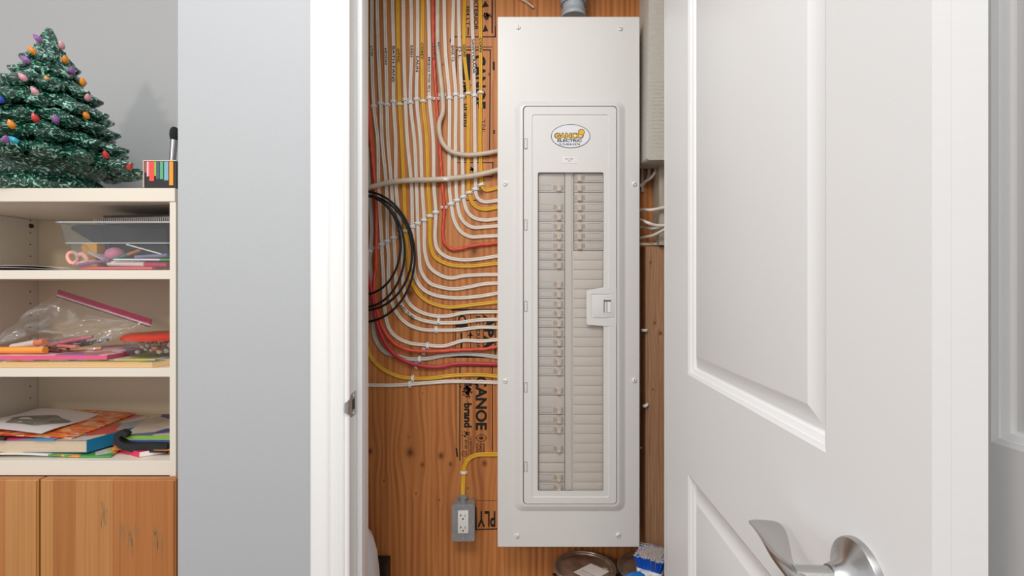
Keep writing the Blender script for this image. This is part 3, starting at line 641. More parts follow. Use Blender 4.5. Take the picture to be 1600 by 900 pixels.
obj('sticker_lettering', bm, M_GOLD, st, 0, 'gold lettering with a light bulb')
bm = NB(); box(bm, X(878, DS), X(902, DS), DS-.0002, DS+.0004, Z(255, DS), Z(245, DS)); sl = obj('small_label', bm, coloured('small label white', 228, 226, 224), dro, 0)
bm = NB(); wall_text(bm, 'MAX  AMPS', 889.5, 248.3, DS-.0003, 1.6, 12, 0, .02); wall_text(bm, 'A1', 889.5, 251.5, DS-.0003, 1.6, 4, 0, .02); obj('label_print', bm, M_INK, sl, 0)
# conduit on top of the panel
D = 1.332; bm = NB(); xc = X(896, D)
for z0, z1, r in ((Z(27.5, D)-.001, Z(23.5, D), .0330), (Z(23.5, D), Z(8, D), .0295), (Z(8, D), Z(4, D), .0345), (Z(4, D), 2.15, .036)): cyl(bm, (xc, D, z0), (xc, D, z1), r, n=36)
cyl(bm, (xc, D, Z(22, D)), (xc, D, Z(18, D)), .0295, .0335, 36)
obj('conduit', bm, M_CONDUIT, None, 40, 'thick grey conduit with a collar rising from the top of the breaker panel', 'conduit')

# ------------------------------------------------------------------ right side of the closet
bm = NB(); box(bm, X(1008.5, 1.325), X(1040, 1.325), 1.325, DB, 0, Z(385, 1.325), bev=.0015)
obj('wall_stud', bm, M_STUD, None, 0, 'rough brown wooden stud right of the panel, standing from the floor', 'stud', base=False)
bm = NB(); box(bm, X(1030.5, 1.31), X(1053, 1.31), 1.31, DB, Z(383, 1.31), 2.38, bev=.001)
obj('wooden_post', bm, mat('greyed wood', s2l(178, 165, 148), .6, var=.1, vscale=30, stretch=(6, 6, .5)), None, 0, 'pale grey wooden post beside the door edge, above the brown stud', 'post')
bm = NB(); box(bm, X(1026, 1.35), X(1031.5, 1.35), 1.350, DB, Z(384, 1.325)+.001, Z(262, 1.35)); box(bm, X(1023.5, 1.36), X(1026, 1.36), 1.36, DB, Z(345, 1.35), Z(262, 1.35))
obj('wooden_strip', bm, M_STUD, None, 0, 'thin wooden strip upright between the panel and the pale post', 'strip')
# paper-covered box
def bxq(px, py, D=1.25): return (X(px, D), Z(py, D))
prof = fillet([bxq(1011, 249), bxq(1060, 249), bxq(1060, -60), bxq(1015, -60), bxq(1014, 95)], [.008, .003, .003, .003, .05], 5)
bm = NB(); plate(bm, prof, [], 1.255, 1.348)
hb = obj('wall_box', bm, mat('grey beige paper', s2l(196, 190, 180), .75, bump=.4, bscale=90, var=.05, vscale=60, stretch=(1, 1, 4)), None, 30, 'greyish beige box with faint printing hanging high beside the open door', 'box')
bm = NB()
rnd = random.Random(5)
for yy in range(128, 236, 6):
    x = 1019
    while x < 1046:
        L_ = rnd.uniform(2, 6); line(bm, x, yy, x+L_, yy+.1, .45); x += L_+rnd.uniform(1.2, 3)
bmesh.ops.translate(bm, verts=bm.verts, vec=(0, 0, 0))
for v in bm.verts:
    d = 1.2546/v.co.y; v.co = Vector((v.co.x*d, 1.2546, CZ+(v.co.z-CZ)*d))
obj('faint_print', bm, coloured('faint print', 178, 168, 160), hb, 0)
def rcable(pts, r, m, label, Ds, name='electrical_cable'):
    V = [P(x, y, d) for (x, y), d in zip(pts, Ds)]
    return obj(name, sweep(NB(), spline(V, .006), circ(r, 10)), m, None, 60, label, 'cable')
W_, Y_ = M_CAB['white'], M_CAB['beige']
rcable([(985,331),(1001,328),(1018,328),(1032,325.5),(1060,319)], .0042, W_, 'upper white cable crossing from the panel to the door edge on the right', [1.365,1.345,1.30,1.298,1.298])
rcable([(985,340),(1002,344),(1012,348),(1024,352),(1040,352),(1062,345)], .0042, W_, 'white cable sagging right of the panel, middle of the crossing ones', [1.352,1.335,1.297,1.297,1.297,1.297])
rcable([(985,354),(1003,355),(1020,357),(1034,355),(1064,352)], .0038, M_CAB['grey'], 'grey-white cable right of the panel, just under the sagging one', [1.365,1.345,1.303,1.301,1.301])
rcable([(985,376),(1003,371.5),(1020,368),(1036,360),(1062,346)], .0042, Y_, 'tan cable rising rightwards from the panel, lowest of the crossing ones', [1.352,1.337,1.302,1.286,1.286])
bm = NB(); box(bm, .3262, X(1033, 1.34), 1.335, 1.352, Z(383.5, 1.34), Z(379.5, 1.34)); obj('batten', bm, coloured('pale batten', 214, 196, 172, .6), None, 0, 'short pale horizontal batten resting on top of the brown stud', 'batten')
rcable([(1012,-30),(1010,40),(1007,120),(1009,200),(1010,245),(1014,262),(1013,277),(1006,287),(992,292)], .0045, W_, 'white cable hanging beside the panel edge and hooking back under it', [1.368]*9)
rcable([(1002,-30),(1002,10),(1004,80),(1003,150),(1004,262),(1004,300)], .0040, M_CAB['grey'], 'grey cable dropping straight along the panel right edge', [1.369]*6)
rcable([(1022,225),(1025,255),(1024,268),(1018,277),(1008,284)], .0042, W_, 'short white cable end curling down from the beige box', [1.352,1.352,1.345,1.345,1.358])
rcable([(1006,505),(1010,525),(1009.5,560),(1007,600),(1007,650),(1009.5,680),(1007,695),(996,703)], .0028, Y_, 'thin tan cable running down between the panel and brown stud', [1.366, 1.366, 1.366, 1.366, 1.366, 1.366, 1.366, 1.366])
rcable([(805,-30),(811,-4),(822,3),(834,12)], .0030, Y_, 'thin tan wire end poking down above the panel top left', [1.37]*4)
clip(1006.5, 516, .05, 'cream clip at the stud edge right of the panel, upper one', D=1.324, s=.85); clip(1008.5, 633, -.45, 'cream tilted clip at the stud edge right of the panel, lower one', D=1.324, s=.85)

bm = NB(); prof_ = [(.088, .001), (.098, .05), (.102, .25), (.099, .38), (.096, .42), (.089, .47), (.080, .505), (.055, .54), (.02, .565), (.012, .60)]
lathe(bm, prof_, (-.4225, 1.2, 0), 48)
for v in bm.verts:
    a = math.atan2(v.co.y-1.2, v.co.x+.4225); k = 1+.03*sin(9*a+v.co.z*25)*sin(5*a-v.co.z*11); v.co.x = -.4225+(v.co.x+.4225)*k; v.co.y = 1.2+(v.co.y-1.2)*k
obj('plastic_bag', bm, coloured('white bag', 226, 228, 232, .35), None, 180, 'white plastic bag just showing behind the foot of the left jamb', 'bag')
bm = NB(); box(bm, X(560, 1.32), X(603, 1.32), 1.32, 1.372, 0, Z(884, 1.32), bev=.003); obj('black_box', bm, M_BLACK, None, 0, 'black box in the bottom left corner of the closet', 'box')
# ------------------------------------------------------------------ paint cans and brush
M_TIN = mat('tin lid', (.55, .53, .50), .3, .9, var=.15, vscale=40); M_LIDIN = mat('dirty lid', s2l(168, 142, 122), .34, .7, var=.3, vscale=35, bump=.2, bscale=60)
M_CANB = mat('can label grey', s2l(70, 68, 70), .4, var=.1)
def can(name, x, y, ztop, R_, label):
    t = thing(name, label, 'paint can', (x, y, ztop-.195))
    obj('can_body', lathe(NB(), [(R_-.003, -.195), (R_-.003, -.190), (R_-.004, -.188), (R_-.004, -.012)], (x, y, ztop), 48), M_CANB, t, 40)
    obj('rim', lathe(NB(), [(R_, -.006), (R_+.0005, -.002), (R_-.001, 0), (R_-.004, .0003), (R_-.006, -.002), (R_-.0065, -.007), (R_-.006, -.0095), (R_-.0035, -.0125), (R_, -.006)], (x, y, ztop), 56, cap=False), M_TIN, t, 60)
    l = obj('lid', lathe(NB(), [(R_-.0065, -.009), (R_-.0065, -.003), (R_-.0085, -.0012), (R_-.011, -.0025), (R_-.012, -.0065), (R_-.0165, -.0070), (R_-.018, -.0050), (R_-.020, -.0046), (.01, -.0046)], (x, y, ztop), 56), [M_LIDIN], t, 60)
    return t
DL = 1.285; zl = Z(885, DL)
c1 = can('paint_can', X(914, DL), DL, zl, .0802, 'closed paint can with a paper label on its lid, directly under the panel')
c2 = can('paint_can', X(1013, DL), DL-.004, zl, .0802, 'paint can under the blue scrubbing brush, at the door edge')
u1 = can('paint_can', X(914, DL), DL, .197, .0802, 'lower paint can standing on the floor beneath the one with the paper label')
u2 = can('paint_can', X(1013, DL), DL-.004, .197, .0802, 'lower paint can standing on the floor beneath the one with the brush')
zt = zl-.0044
def onlid(pts, D=None): return pts
bm = NB(); q = [(896.5, 894), (923, 880.5), (952, 893), (925, 909)]
def ground(px, py, z): D_ = (CZ-z)*F/(py-450); return Vector((X(px, D_), D_, z))
V = [ground(a, b, zt) for a, b in q]
A = [bm.verts.new(v) for v in V]; B = [bm.verts.new(v+Vector((0, 0, .0005))) for v in V]; bm.faces.new(A[::-1]); bm.faces.new(B)
for i in range(4): bm.faces.new((A[i], A[(i+1) % 4], B[(i+1) % 4], B[i]))
cl = obj('paper_label', bm, coloured('lid label paper', 216, 204, 196, .6), c1, 0, 'white paper label')
bm = NB(); lathe(bm, [(.0075, 0), (.0075, .001), (.006, .0018)], ground(945, 890, zt), 20); obj('cap', bm, coloured('grey cap', 178, 172, 162), c1, 40)
bm = NB()
for j in range(4):
    a, b = V[0].lerp(V[1], .30+.02*j), V[3].lerp(V[2], .3+.02*j)
    for (s, e) in ((.12, .5), (.55, .8)):
        p, r_ = a.lerp(b, s), a.lerp(b, e); d = (V[1]-V[0]).normalized()*.0006
        bm.faces.new([bm.verts.new(v+Vector((0, 0, .0007))) for v in (p, r_, r_+d, p+d)])
    a, b, = V[0].lerp(V[1], .08+.045*j), V[3].lerp(V[2], .08+.045*j)
    p, r_ = a.lerp(b, .1), a.lerp(b, .85); d = (V[1]-V[0]).normalized()*.0005
    bm.faces.new([bm.verts.new(v+Vector((0, 0, .0007))) for v in (p, r_, r_+d, p+d)])
obj('label_print', bm, coloured('label print grey', 150, 140, 134), cl, 0)
# wire handles ears
for c_, xx in ((c1, X(914, DL)), (c2, X(1013, DL))):
    bm = NB(); pts = [(xx-.082, DL, zl-.03)]
    cyl(bm, (xx-.0835, DL-.004*(c_ is c2), zl-.03), (xx-.076, DL, zl-.03), .011, n=16); obj('handle_ear', bm, M_BLACK, c_, 40)
# scrubbing brush: head with bristles up on the lid of the second can
M_BLUEB = mat('blue bristles', s2l(10, 84, 190), .35); M_BLUEH = coloured('blue handle', 40, 130, 215, .3)
bt = thing('scrubbing_brush', 'blue and white scrubbing brush lying bristles up on a paint can by the door', 'brush', (.354, 1.262, zl+.002))
ba = radians(60)
BMx = Matrix.Translation((.356, 1.255, zl+.001)) @ Matrix.Rotation(ba, 4, 'Z') @ Matrix.Diagonal((.74, 1.22, .95, 1))
bm = NB(); hp = fillet([(-.045, -.026), (.045, -.026), (.050, 0), (.045, .026), (-.045, .026), (-.050, 0)], .012, 4)
loft(bm, [([(x*.9, z*.9) for x, z in hp], .006), (hp, .010), (hp, .018), ([(x*.96, z*.95) for x, z in hp], .021)], mp=lambda x, y, z: Vector((x, z, y)), cap=True)
bm.faces.new([bm.verts.new((x*.9, z*.9, .006)) for x, z in hp]); xf(bm, BMx); obj('brush_head', bm, M_WHITEP, bt, 40)
bm = NB(); rnd = random.Random(3)
for i in range(32):
    for j in range(16):
        x = -.040+.080*i/31+rnd.uniform(-.001, .001); y = -.021+.042*j/15+rnd.uniform(-.001, .001)
        fl = 1.22+rnd.uniform(-.03, .03); p0 = Vector((x, y, .018)); p1 = Vector((x*fl, y*(fl+.12), .055+rnd.uniform(-.003, .002)))
        tip = j in (0, 1, 14, 15) or i in (0, 1, 30, 31)
        cyl(bm, p0, p0.lerp(p1, .965), .0016, .0018, 5, 0 if tip else 1, False); cyl(bm, p0.lerp(p1, .965), p1, .0019, .0017, 5, 1)
xf(bm, BMx); obj('bristles', bm, [M_BLUEB, coloured('bristle tips', 190, 178, 172, .6)], bt, 0, 'blue bristles with pale tips', kind='stuff')
bm = NB(); V = [BMx @ Vector(v) for v in ((-.052, .006, .014), (-.070, .014, .016), (-.090, .022, .017), (-.112, .028, .018), (-.135, .032, .019))]
sweep(bm, spline(V, .004), circ(.011, 14, .007), Vector((0, 0, 1)), scale=lambda t: .75+.45*sin(t*pi*.8)); obj('handle', bm, M_BLUEH, bt, 60)
bm = NB(); V = [BMx @ Vector(v) for v in ((-.036, -.004, .013), (-.050, .004, .0135), (-.060, .014, .0155))]; sweep(bm, spline(V, .004), circ(.011, 14, .0085), Vector((0, 0, 1))); obj('handle_neck', bm, M_WHITEP, bt, 60)

# ------------------------------------------------------------------ open door with lever
HF = Vector((.3039, .967, 0)); HN = Vector((.2727, .320, 0)); LEN = (HN-HF).length; U = (HN-HF)/LEN; Nn = Vector((U.y, -U.x, 0))
if Nn.x > 0: Nn = -Nn
TH = .035
def dmap(u, n, z): return HF+U*u+Nn*(-n)+Vector((0, 0, z))      # n grows into the slab
def door(name, mp, L_, label, panels, th=TH):
    t = thing(name, None, None, mp(0, 0, .012)); t['kind'] = 'structure'; t['label'] = label
    holes = [rrect(a, b, c, d, .0005, 1) for a, b, c, d in panels]
    bm = NB(); plate(bm, fillet([(0, .012), (L_, .012), (L_, 2.035), (0, 2.035)], .0, 1), holes, 0, .012, 0, mp)
    b2 = NB(); box(b2, 0, L_, .0121, th, .012, 2.035)
    for v in b2.verts: v.co = mp(*v.co)
    add(bm, b2, 0); obj('slab', bm, M_DOOR, t, 0)
    for a, b, c, d in panels:
        def R_(i, dep): return ([(a+i, c+i), (b-i, c+i), (b-i, d-i), (a+i, d-i)], dep)
        bm = NB(); loft(bm, [R_(0, 0), R_(.0015, .0008), R_(.005, .0022), (R_(.0055, .0040)), R_(.011, .0070), R_(.0125, .0095), R_(.014, .0102), R_(.018, .0098), R_(.034, .0032), R_(.036, .0026)], mp=mp, cap=True)
        obj('raised_panel', bm, M_DOOR, t, 20)
    return t
zb, zt2 = .974, .806
d1_ = door('door_1', dmap, LEN, 'white panelled closet door standing open with a brushed lever handle', [(.134, LEN-.117, zb, 1.92), (.134, LEN-.117, .22, zt2)])
# hinge leaves on the hinge edge
for z in (.25, 1.02, 1.8):
    bm = NB(); cyl(bm, dmap(-.004, TH+.003, z), dmap(-.004, TH+.003, z+.09), .0055, n=14); obj('hinge', bm, M_ZINC, d1_, 40)
# lever
uR = (HF.y-.390)/(-U.y); zR = .888
lv = None
def lmap(r, h, a, c): return dmap(uR+r*cos(a), -h, zR+r*sin(a))
bm = NB(); rings = []
for r, h in ((.0325, .0), (.0325, .003), (.0315, .0055), (.028, .0075), (.021, .0105), (.0155, .015), (.0128, .021), (.0125, .0215)): rings.append([bm.verts.new(lmap(r, h, 2*pi*i/48, 0)) for i in range(48)])
for A, B in zip(rings, rings[1:]):
    for i in range(48): bm.faces.new((A[i], A[(i+1) % 48], B[(i+1) % 48], B[i]))
bm.faces.new(rings[0][::-1]); bm.faces.new(rings[-1]); lv = obj('door_handle', bm, M_STEEL, d1_, 30, 'brushed nickel lever handle')
bm = NB(); cyl(bm, dmap(uR, -.0205, zR), dmap(uR, -.0235, zR), .0128, .0118, 40); cyl(bm, dmap(uR, -.0235, zR), dmap(uR, -.052, zR), .0105, .0105, 40); obj('handle_neck', bm, M_STEEL, lv, 40)
# blade: sections from the neck end towards the tip; each section = lower-left and upper-right edge
bm = NB(); secs = []
C0 = dmap(uR, -.050, zR)
def sec(c, wd, th, tilt, t):    # c centre, t tangent; section plane spanned by side/up rotated by tilt
    t = t.normalized(); side = t.cross(Vector((0, 0, 1))).normalized(); up = side.cross(t)
    s2 = side*cos(tilt)+up*sin(tilt); u2 = -side*sin(tilt)+up*cos(tilt)
    pr = [(cos(a)*abs(cos(a))**-.35*wd/2 if abs(cos(a)) > .01 else 0, sin(a)*th/2) for a in [2*pi*i/20 for i in range(20)]]
    return [bm.verts.new(c+s2*x+u2*y) for x, y in pr]
# path: in local (u toward latch, -n out, z)
path = [(.016, .046, -.004, .0200, .016, -.9), (.004, .0475, -.001, .0225, .015, -.9), (-.010, .049, .001, .0225, .012, -.75), (-.025, .049, .001, .0235, .009, -.6), (-.045, .044, .002, .0275, .0065, -.50), (-.065, .038, .001, .0310, .0050, -.34), (-.082, .0335, .0, .0335, .0042, -.18), (-.094, .031, .0005, .0330, .0040, -.06), (-.0985, .031, .0008, .0240, .0032, 0)]
C = [dmap(uR+a, -b, zR+c) for a, b, c, *_ in path]
for i, (a, b, c, wd, th, ti) in enumerate(path):
    secs.append(sec(C[i], wd, th, ti, C[min(i+1, len(C)-1)]-C[max(i-1, 0)]))
for A, B in zip(secs, secs[1:]):
    for i in range(20): bm.faces.new((A[i], A[(i+1) % 20], B[(i+1) % 20], B[i]))
bm.faces.new(secs[0][::-1]); bm.faces.new(secs[-1])
lo = obj('lever', bm, M_STEEL, lv, 50)
sb = lo.modifiers.new('s', 'SUBSURF'); sb.levels = sb.render_levels = 2
# latch plate on the door edge is out of view; second door in the right wall
def d2map(u, n, z): return Vector((.455+n, .600-u, z))
door('door_2', d2map, .80, 'white panelled door in the side wall behind the open closet door', [(.132, .668, zb, 1.92), (.132, .668, .22, zt2)])
fr2 = thing('trim_2', None, None, (.455, .6, 0)); fr2['kind'] = 'structure'
obj('casing', box(NB(), .452, .489, .603, .66, 0, 2.10, bev=.003), M_TRIM, fr2); obj('casing', box(NB(), .452, .489, -.265, -.203, 0, 2.10, bev=.003), M_TRIM, fr2); obj('casing', box(NB(), .452, .489, -.265, .66, 2.04, 2.10), M_TRIM, fr2)

# ------------------------------------------------------------------ shelf unit
UF, UB = 1.06, 1.36
xl, xr = -1.305, X(265, UF)          # inner faces
xro = X(274.8, UF)
un = thing('shelf_unit', 'cream white open shelf unit with wooden doors below, left of the grey wall', 'shelf unit', ((xl+xr)/2, 1.21, 0))
ztop0, ztop1 = Z(315, UF), Z(294, UF)
zA0, zA1 = Z(436, UF), Z(422, UF); zB0, zB1 = Z(589, UF), Z(575.5, UF); zC0, zC1 = Z(743, UF), Z(720, UF)
obj('side_panel', box(NB(), xr, xro, UF, UB, 0, ztop0-.0008, bev=.0006), M_UNIT, un, 0)
obj('side_panel', box(NB(), xl-.016, xl, UF, UB, 0, ztop0-.0008, bev=.0006), M_UNIT, un, 0)
obj('top_panel', box(NB(), xl-.018, X(273, UF)+.001, UF-.001, UB+.008, ztop0, ztop1, bev=.0012), M_UNIT, un, 0)
obj('back_panel', box(NB(), xl+.0022, xr, UB-.004, UB-.0004, .06, ztop0-.001), coloured('back panel cream', 214, 196, 170, .5), un, 0)
obj('shelf', box(NB(), xl+.001, xr-.0008, UF+.002, UB-.005, zA0, zA1, bev=.0008), M_UNIT, un, 0)
obj('shelf', box(NB(), xl+.001, xr-.0008, UF+.002, UB-.005, zB0, zB1, bev=.0008), M_UNIT, un, 0)
obj('shelf', box(NB(), xl, xr, UF+.0005, UB-.005, zC0, zC1, bev=.0008), M_UNIT, un, 0, 'bottom shelf')
obj('bottom_rail', box(NB(), xl, xr, UF+.002, UF+.02, .0, .05), M_UNIT, un, 0)
bm = NB()
for zc_ in [z for z in [1.142+.032*i for i in range(-10, 6)]]:
    for yy in (1.335,): 
        if min(abs(zc_-z) for z in (zA0, zA1, zB0, zB1, zC0, zC1)) > .006 and zc_ > zC1: cyl(bm, (xl-.001, yy, zc_), (xl+.0004, yy, zc_), .0022, n=10)
obj('shelf_pin_holes', bm, coloured('pin hole brown', 110, 95, 80), un, 0, kind='stuff')
s_ = obj('cam_screw', cyl(NB(), (xl, 1.337, Z(353, 1.337)), (xl+.003, 1.337, Z(353, 1.337)), .0065, .0055, 16), coloured('dark screw', 70, 66, 62, .3, metal=.6), un, 40)
VD = [wood('door veneer %d' % i, s2l(*a), s2l(*b), s2l(*c), dens=45, rough=.42, zs=.04, off=i*.37, wave=.05) for i, (a, b, c) in enumerate((((170, 112, 62), (188, 130, 76), (200, 143, 88)), ((158, 98, 52), (172, 112, 60), (184, 124, 70)), ((174, 118, 64), (190, 134, 78), (200, 146, 90)), ((160, 98, 52), (178, 114, 62), (190, 126, 72))))]
DDr = 1.040; zd = Z(749, DDr)
def wdoor(x0, x1, bounds, mats, label=None):
    fr_ = obj('door', box(NB(), x0, x1, DDr+.004, DDr+.0185, .06, zd, bev=.002), VD[1], un, 0, label)
    bs = [x0]+[X(b, DDr) for b in bounds]+[x1]
    for a, b, m in zip(bs, bs[1:], mats):
        bm = NB(); box(bm, a+(.0001 if a > x0 else .0), b-(.0001 if b < x1 else 0), DDr, DDr+.0042, .062, zd-.001); es = [e for e in bm.edges if all(abs(v.co.y-DDr) < 1e-5 for v in e.verts)]
        es2 = [e for e in es if abs(e.verts[0].co.z-e.verts[1].co.z) < 1e-5 or (abs(e.verts[0].co.x-x0) < 1e-5) or (abs(e.verts[0].co.x-x1) < 1e-5)]
        bmesh.ops.bevel(bm, geom=es2, offset=.003, segments=3, affect='EDGES'); obj('plank', bm, VD[m], fr_, 40)
    return fr_
dR = wdoor(X(61.5, DDr), X(273.5, DDr), (83, 118, 176), (2, 1, 0, 3), 'right wooden door of glued vertical boards')
dL = wdoor(xl-.012, X(58.5, DDr), (8,), (3, 2))
bm = NB(); rnd = random.Random(11)
for cx, cy, n, h in ((193, 836, 6, 40), (205, 845, 6, 60), (215, 835, 3, 40), (247, 850, 9, 45), (163, 805, 7, 60), (240, 825, 3, 20)):
    for _ in range(n):
        x = cx+rnd.uniform(-6, 6); y = cy+rnd.uniform(-10, 10); l = rnd.uniform(.3, .7)*h; sl_ = rnd.uniform(-.12, .16)
        k = .0004; a, b = P(x, y-l/2, DDr-.0003), P(x+sl_*l, y+l/2, DDr-.0003); mid = a.lerp(b, .5)+Vector((rnd.uniform(-.002, .002), 0, 0))
        for p, q_ in ((a, mid), (mid, b)): bm.faces.new([bm.verts.new(v) for v in (p-Vector((k, 0, 0)), q_-Vector((k, 0, 0)), q_+Vector((k, 0, 0)), p+Vector((k, 0, 0)))])
obj('pencil_marks', bm, mat('pencil marks', s2l(150, 125, 92), .6), dR, 0, 'faint grey pencil scribbles', kind='stuff')

# ------------------------------------------------------------------ things on the top: ceramic tree, tab case, brush
TD = 1.16; tx = X(77, TD); tz0 = ztop1
def glaze():
    m = mat('green glaze', s2l(10, 62, 46), .14, coat=.6); N = m.node_tree.nodes; L = m.node_tree.links; b = N['Principled BSDF']
    tc = N.new('ShaderNodeTexCoord'); wv = N.new('ShaderNodeTexNoise'); wv.inputs['Scale'].default_value = 58; wv.inputs['Detail'].default_value = 2; wv.inputs['Distortion'].default_value = 2.6
    mp = N.new('ShaderNodeMapping'); mp.inputs['Scale'].default_value = (1, 1, 1.3); L.new(tc.outputs['Object'], mp.inputs[0]); L.new(mp.outputs[0], wv.inputs['Vector'])
    r = N.new('ShaderNodeValToRGB'); e = r.color_ramp.elements; e[0].position = .40; e[0].color = (*s2l(4, 32, 25), 1); e[1].position = .63; e[1].color = (*s2l(176, 220, 204), 1)  # pale mint is lighter pooled glaze plus glossy highlights painted into the colour
    x = e.new(.53); x.color = (*s2l(10, 74, 54), 1); x = e.new(.585); x.color = (*s2l(48, 140, 108), 1)
    L.new(wv.outputs['Fac'], r.inputs[0]); L.new(r.outputs[0], b.inputs['Base Color'])
    bp = N.new('ShaderNodeBump'); bp.inputs['Strength'].default_value = 1; bp.inputs['Distance'].default_value = .006; L.new(wv.outputs['Fac'], bp.inputs['Height']); L.new(bp.outputs[0], b.inputs['Normal'])
    return m
M_GLAZE = glaze()
tree = thing('ceramic_tree', 'glazed green ceramic christmas tree with coloured bulbs on top of the shelf unit', 'ornament', (tx, TD, tz0))
bm = NB(); rnd = random.Random(8)
tiers = [(1.698, .017, 5, .020), (1.674, .031, 5, .028), (1.642, .054, 6, .034), (1.610, .070, 7, .034), (1.572, .098, 8, .036), (1.530, .130, 10, .036), (1.492, .142, 11, .034), (1.448, .172, 12, .038), (1.405, .196, 14, .040)]
tipz = []
lathe(bm, [(.07, 1.375), (.10, 1.40), (.085, 1.45), (.075, 1.5), (.048, 1.57), (.030, 1.62), (.016, 1.67), (.011, 1.70), (.007, 1.714), (.001, 1.724)], (tx, TD, 0), 32)
tips = []
for ti, (zz, Rr, n, hh) in enumerate(tiers):
    for k in range(n):
        a = 2*pi*(k+.5*(ti % 2)+rnd.uniform(-.08, .08))/n; Rk = Rr*rnd.uniform(.86, 1.07); wd = 2*pi*Rr/n*.58
        d = Vector((cos(a), sin(a), 0)); sd = Vector((-sin(a), cos(a), 0)); m_ = 9; c0 = Vector((tx, TD, 0))
        V = []
        for j in range(m_):
            t = j/(m_-1); r = Rk*(.25+.75*t); z = zz+hh*(1-t)**1.3*1.5-hh*.25*sin(t*pi)+(.006*max(0, t-.75)/.25)
            V.append(c0+d*r+Vector((0, 0, z))+sd*(.12*wd*sin(t*4+k)))
        sp = V; n2 = 14; rings = []
        for j, p in enumerate(sp):
            t = j/(m_-1); w1 = wd*.60*(.55, .80, .98, 1.05, 1.04, .96, .80, .52, .18)[j]
            rings.append([bm.verts.new(p+sd*(cos(2*pi*i/n2)*w1*(1+.16*sin(i*3+j*2.4)))+Vector((0, 0, 1))*(sin(2*pi*i/n2)*w1*.62*(1+.16*sin(i*3+j*2.4)))) for i in range(n2)])
        for A, B in zip(rings, rings[1:]):
            for i in range(n2): bm.faces.new((A[i], A[(i+1) % n2], B[(i+1) % n2], B[i]))
        bm.faces.new(rings[0][::-1]); bm.faces.new(rings[-1])
        tips.append((ti, a, V[-2]+Vector((0, 0, wd*.20)), d))
tb = obj('tree_body', bm, M_GLAZE, tree, 180)
bm = NB(); lathe(bm, [(.100, tz0), (.112, tz0+.008), (.108, tz0+.026), (.094, tz0+.036), (.088, tz0+.045), (.100, tz0+.062), (.112, tz0+.070)], (tx, TD, 0), 48)
for v in bm.verts:
    dx, dy = v.co.x-tx, v.co.y-TD; a = math.atan2(dy, dx); s = 1+.05*sin(16*a+v.co.z*90); v.co.x = tx+dx*s; v.co.y = TD+dy*s
obj('tree_base', bm, M_GLAZE, tree, 180)
BC = [('red', 200, 50, 50), ('amber', 230, 140, 30), ('blue', 50, 80, 180), ('violet', 150, 90, 160), ('turquoise', 40, 160, 190), ('clear pink', 214, 150, 160)]
BMAT = [coloured(n+' bulb', r, g, b, .12, coat=.5) for n, r, g, b in BC]
bulb_me = []
for m in BMAT:
    b2 = NB(); lathe(b2, [(.0035, -.003), (.0056, .001), (.0058, .004), (.0042, .0085), (.0018, .012), (.0004, .0135)], (0, 0, 0), 12); bulb_me.append(mesh_of(b2, 'bulb', m, 60))
def bulb_at(px, py, mi, rot=0, s=1.0):
    # find the tree surface roughly under the pixel: on a cone around the axis
    D_ = TD
    for _ in range(6):
        p = P(px, py, D_); h = max(0, min(1, (1.72-p.z)/(1.72-1.39))); Rc = .014+.172*h; dx = p.x-tx
        D_ = TD-sqrt(max(Rc*Rc-dx*dx, (.15*Rc)**2))
    o = inst('bulb', bulb_me[mi], tree, P(px, py, D_)); o.rotation_euler = (radians(35), rot, 0); o.scale = (s,)*3
for px, py, mi, r in ((62, 63, 3, -.6), (53, 82, 1, -.5), (44, 96, 3, -.8), (97, 74, 5, .4), (102, 96, 1, .6), (76, 129, 1, 0), (39, 124, 5, -.5), (57, 146, 5, -.3), (130, 131, 1, .4), (7, 138, 0, -.5), (2, 158, 2, 0), (112, 113, 3, .7), (136, 183, 1, 0), (20, 198, 1, 0), (57, 188, 0, 0), (88, 190, 3, .2), (9, 220, 3, .9), (25, 221, 4, -.9), (132, 220, 2, 1.2), (166, 245, 0, .2), (202, 262, 0, 1.0), (137, 155, 5, .7)):
    bulb_at(px, py, mi, r, 1.15)
bm = NB(); box(bm, X(-30, 1.25), X(18, 1.25), 1.25, 1.32, ztop1, Z(256, 1.25), bev=.003); obj('beige_box', bm, coloured('beige card', 206, 192, 160), None, 0, 'small beige box behind the base of the ceramic tree', 'box')
D = 1.10; cc = thing('page_tab_case', 'small black case with a row of coloured page tabs on the shelf top', 'tab case', (X(250, D), D, ztop1))
x0, x1 = X(225.5, D), X(276, D); zt_ = Z(252, D)
bm = NB(); box(bm, x0, x1, D, D+.03, ztop1, zt_, bev=.0015); obj('case_body', bm, M_BLACK, cc, 0)
bm = NB(); box(bm, x0-.0003, x1, D-.002, D+.03, zt_, zt_+.002); box(bm, x0-.0015, x0-.0002, D-.002, D+.03, ztop1+.01, zt_+.002); obj('clear_lid_edge', bm, coloured('case edge cream', 226, 205, 186, .2), cc, 0)
for px0, px1, py1, rgb in ((226.5, 230, 270, (150, 85, 70)), (230, 232.5, 276, (236, 190, 190)), (232.5, 237.5, 275, (205, 90, 170)), (234, 241.5, 283, (232, 74, 58)), (241, 246, 275, (150, 190, 60)), (244.5, 250, 280, (60, 90, 105)), (250.5, 255.5, 280, (90, 170, 120)), (257, 263.5, 282, (120, 170, 195)), (265, 271, 289.5, (240, 152, 30))):
    yy = D-.0006-.0004*(px0 in (234, 244.5)); bm = NB(); box(bm, X(px0, D), X(px1, D), yy-.0005, yy+.0005, Z(py1, D), zt_-.001); obj('tab', bm, coloured('tab %d' % px0, *rgb), cc, 0)
D = 1.135
br = thing('makeup_brush', 'black brush with a silver ferrule standing upright behind the tab case, at the wall edge', 'brush', (X(270, D), D, ztop1))
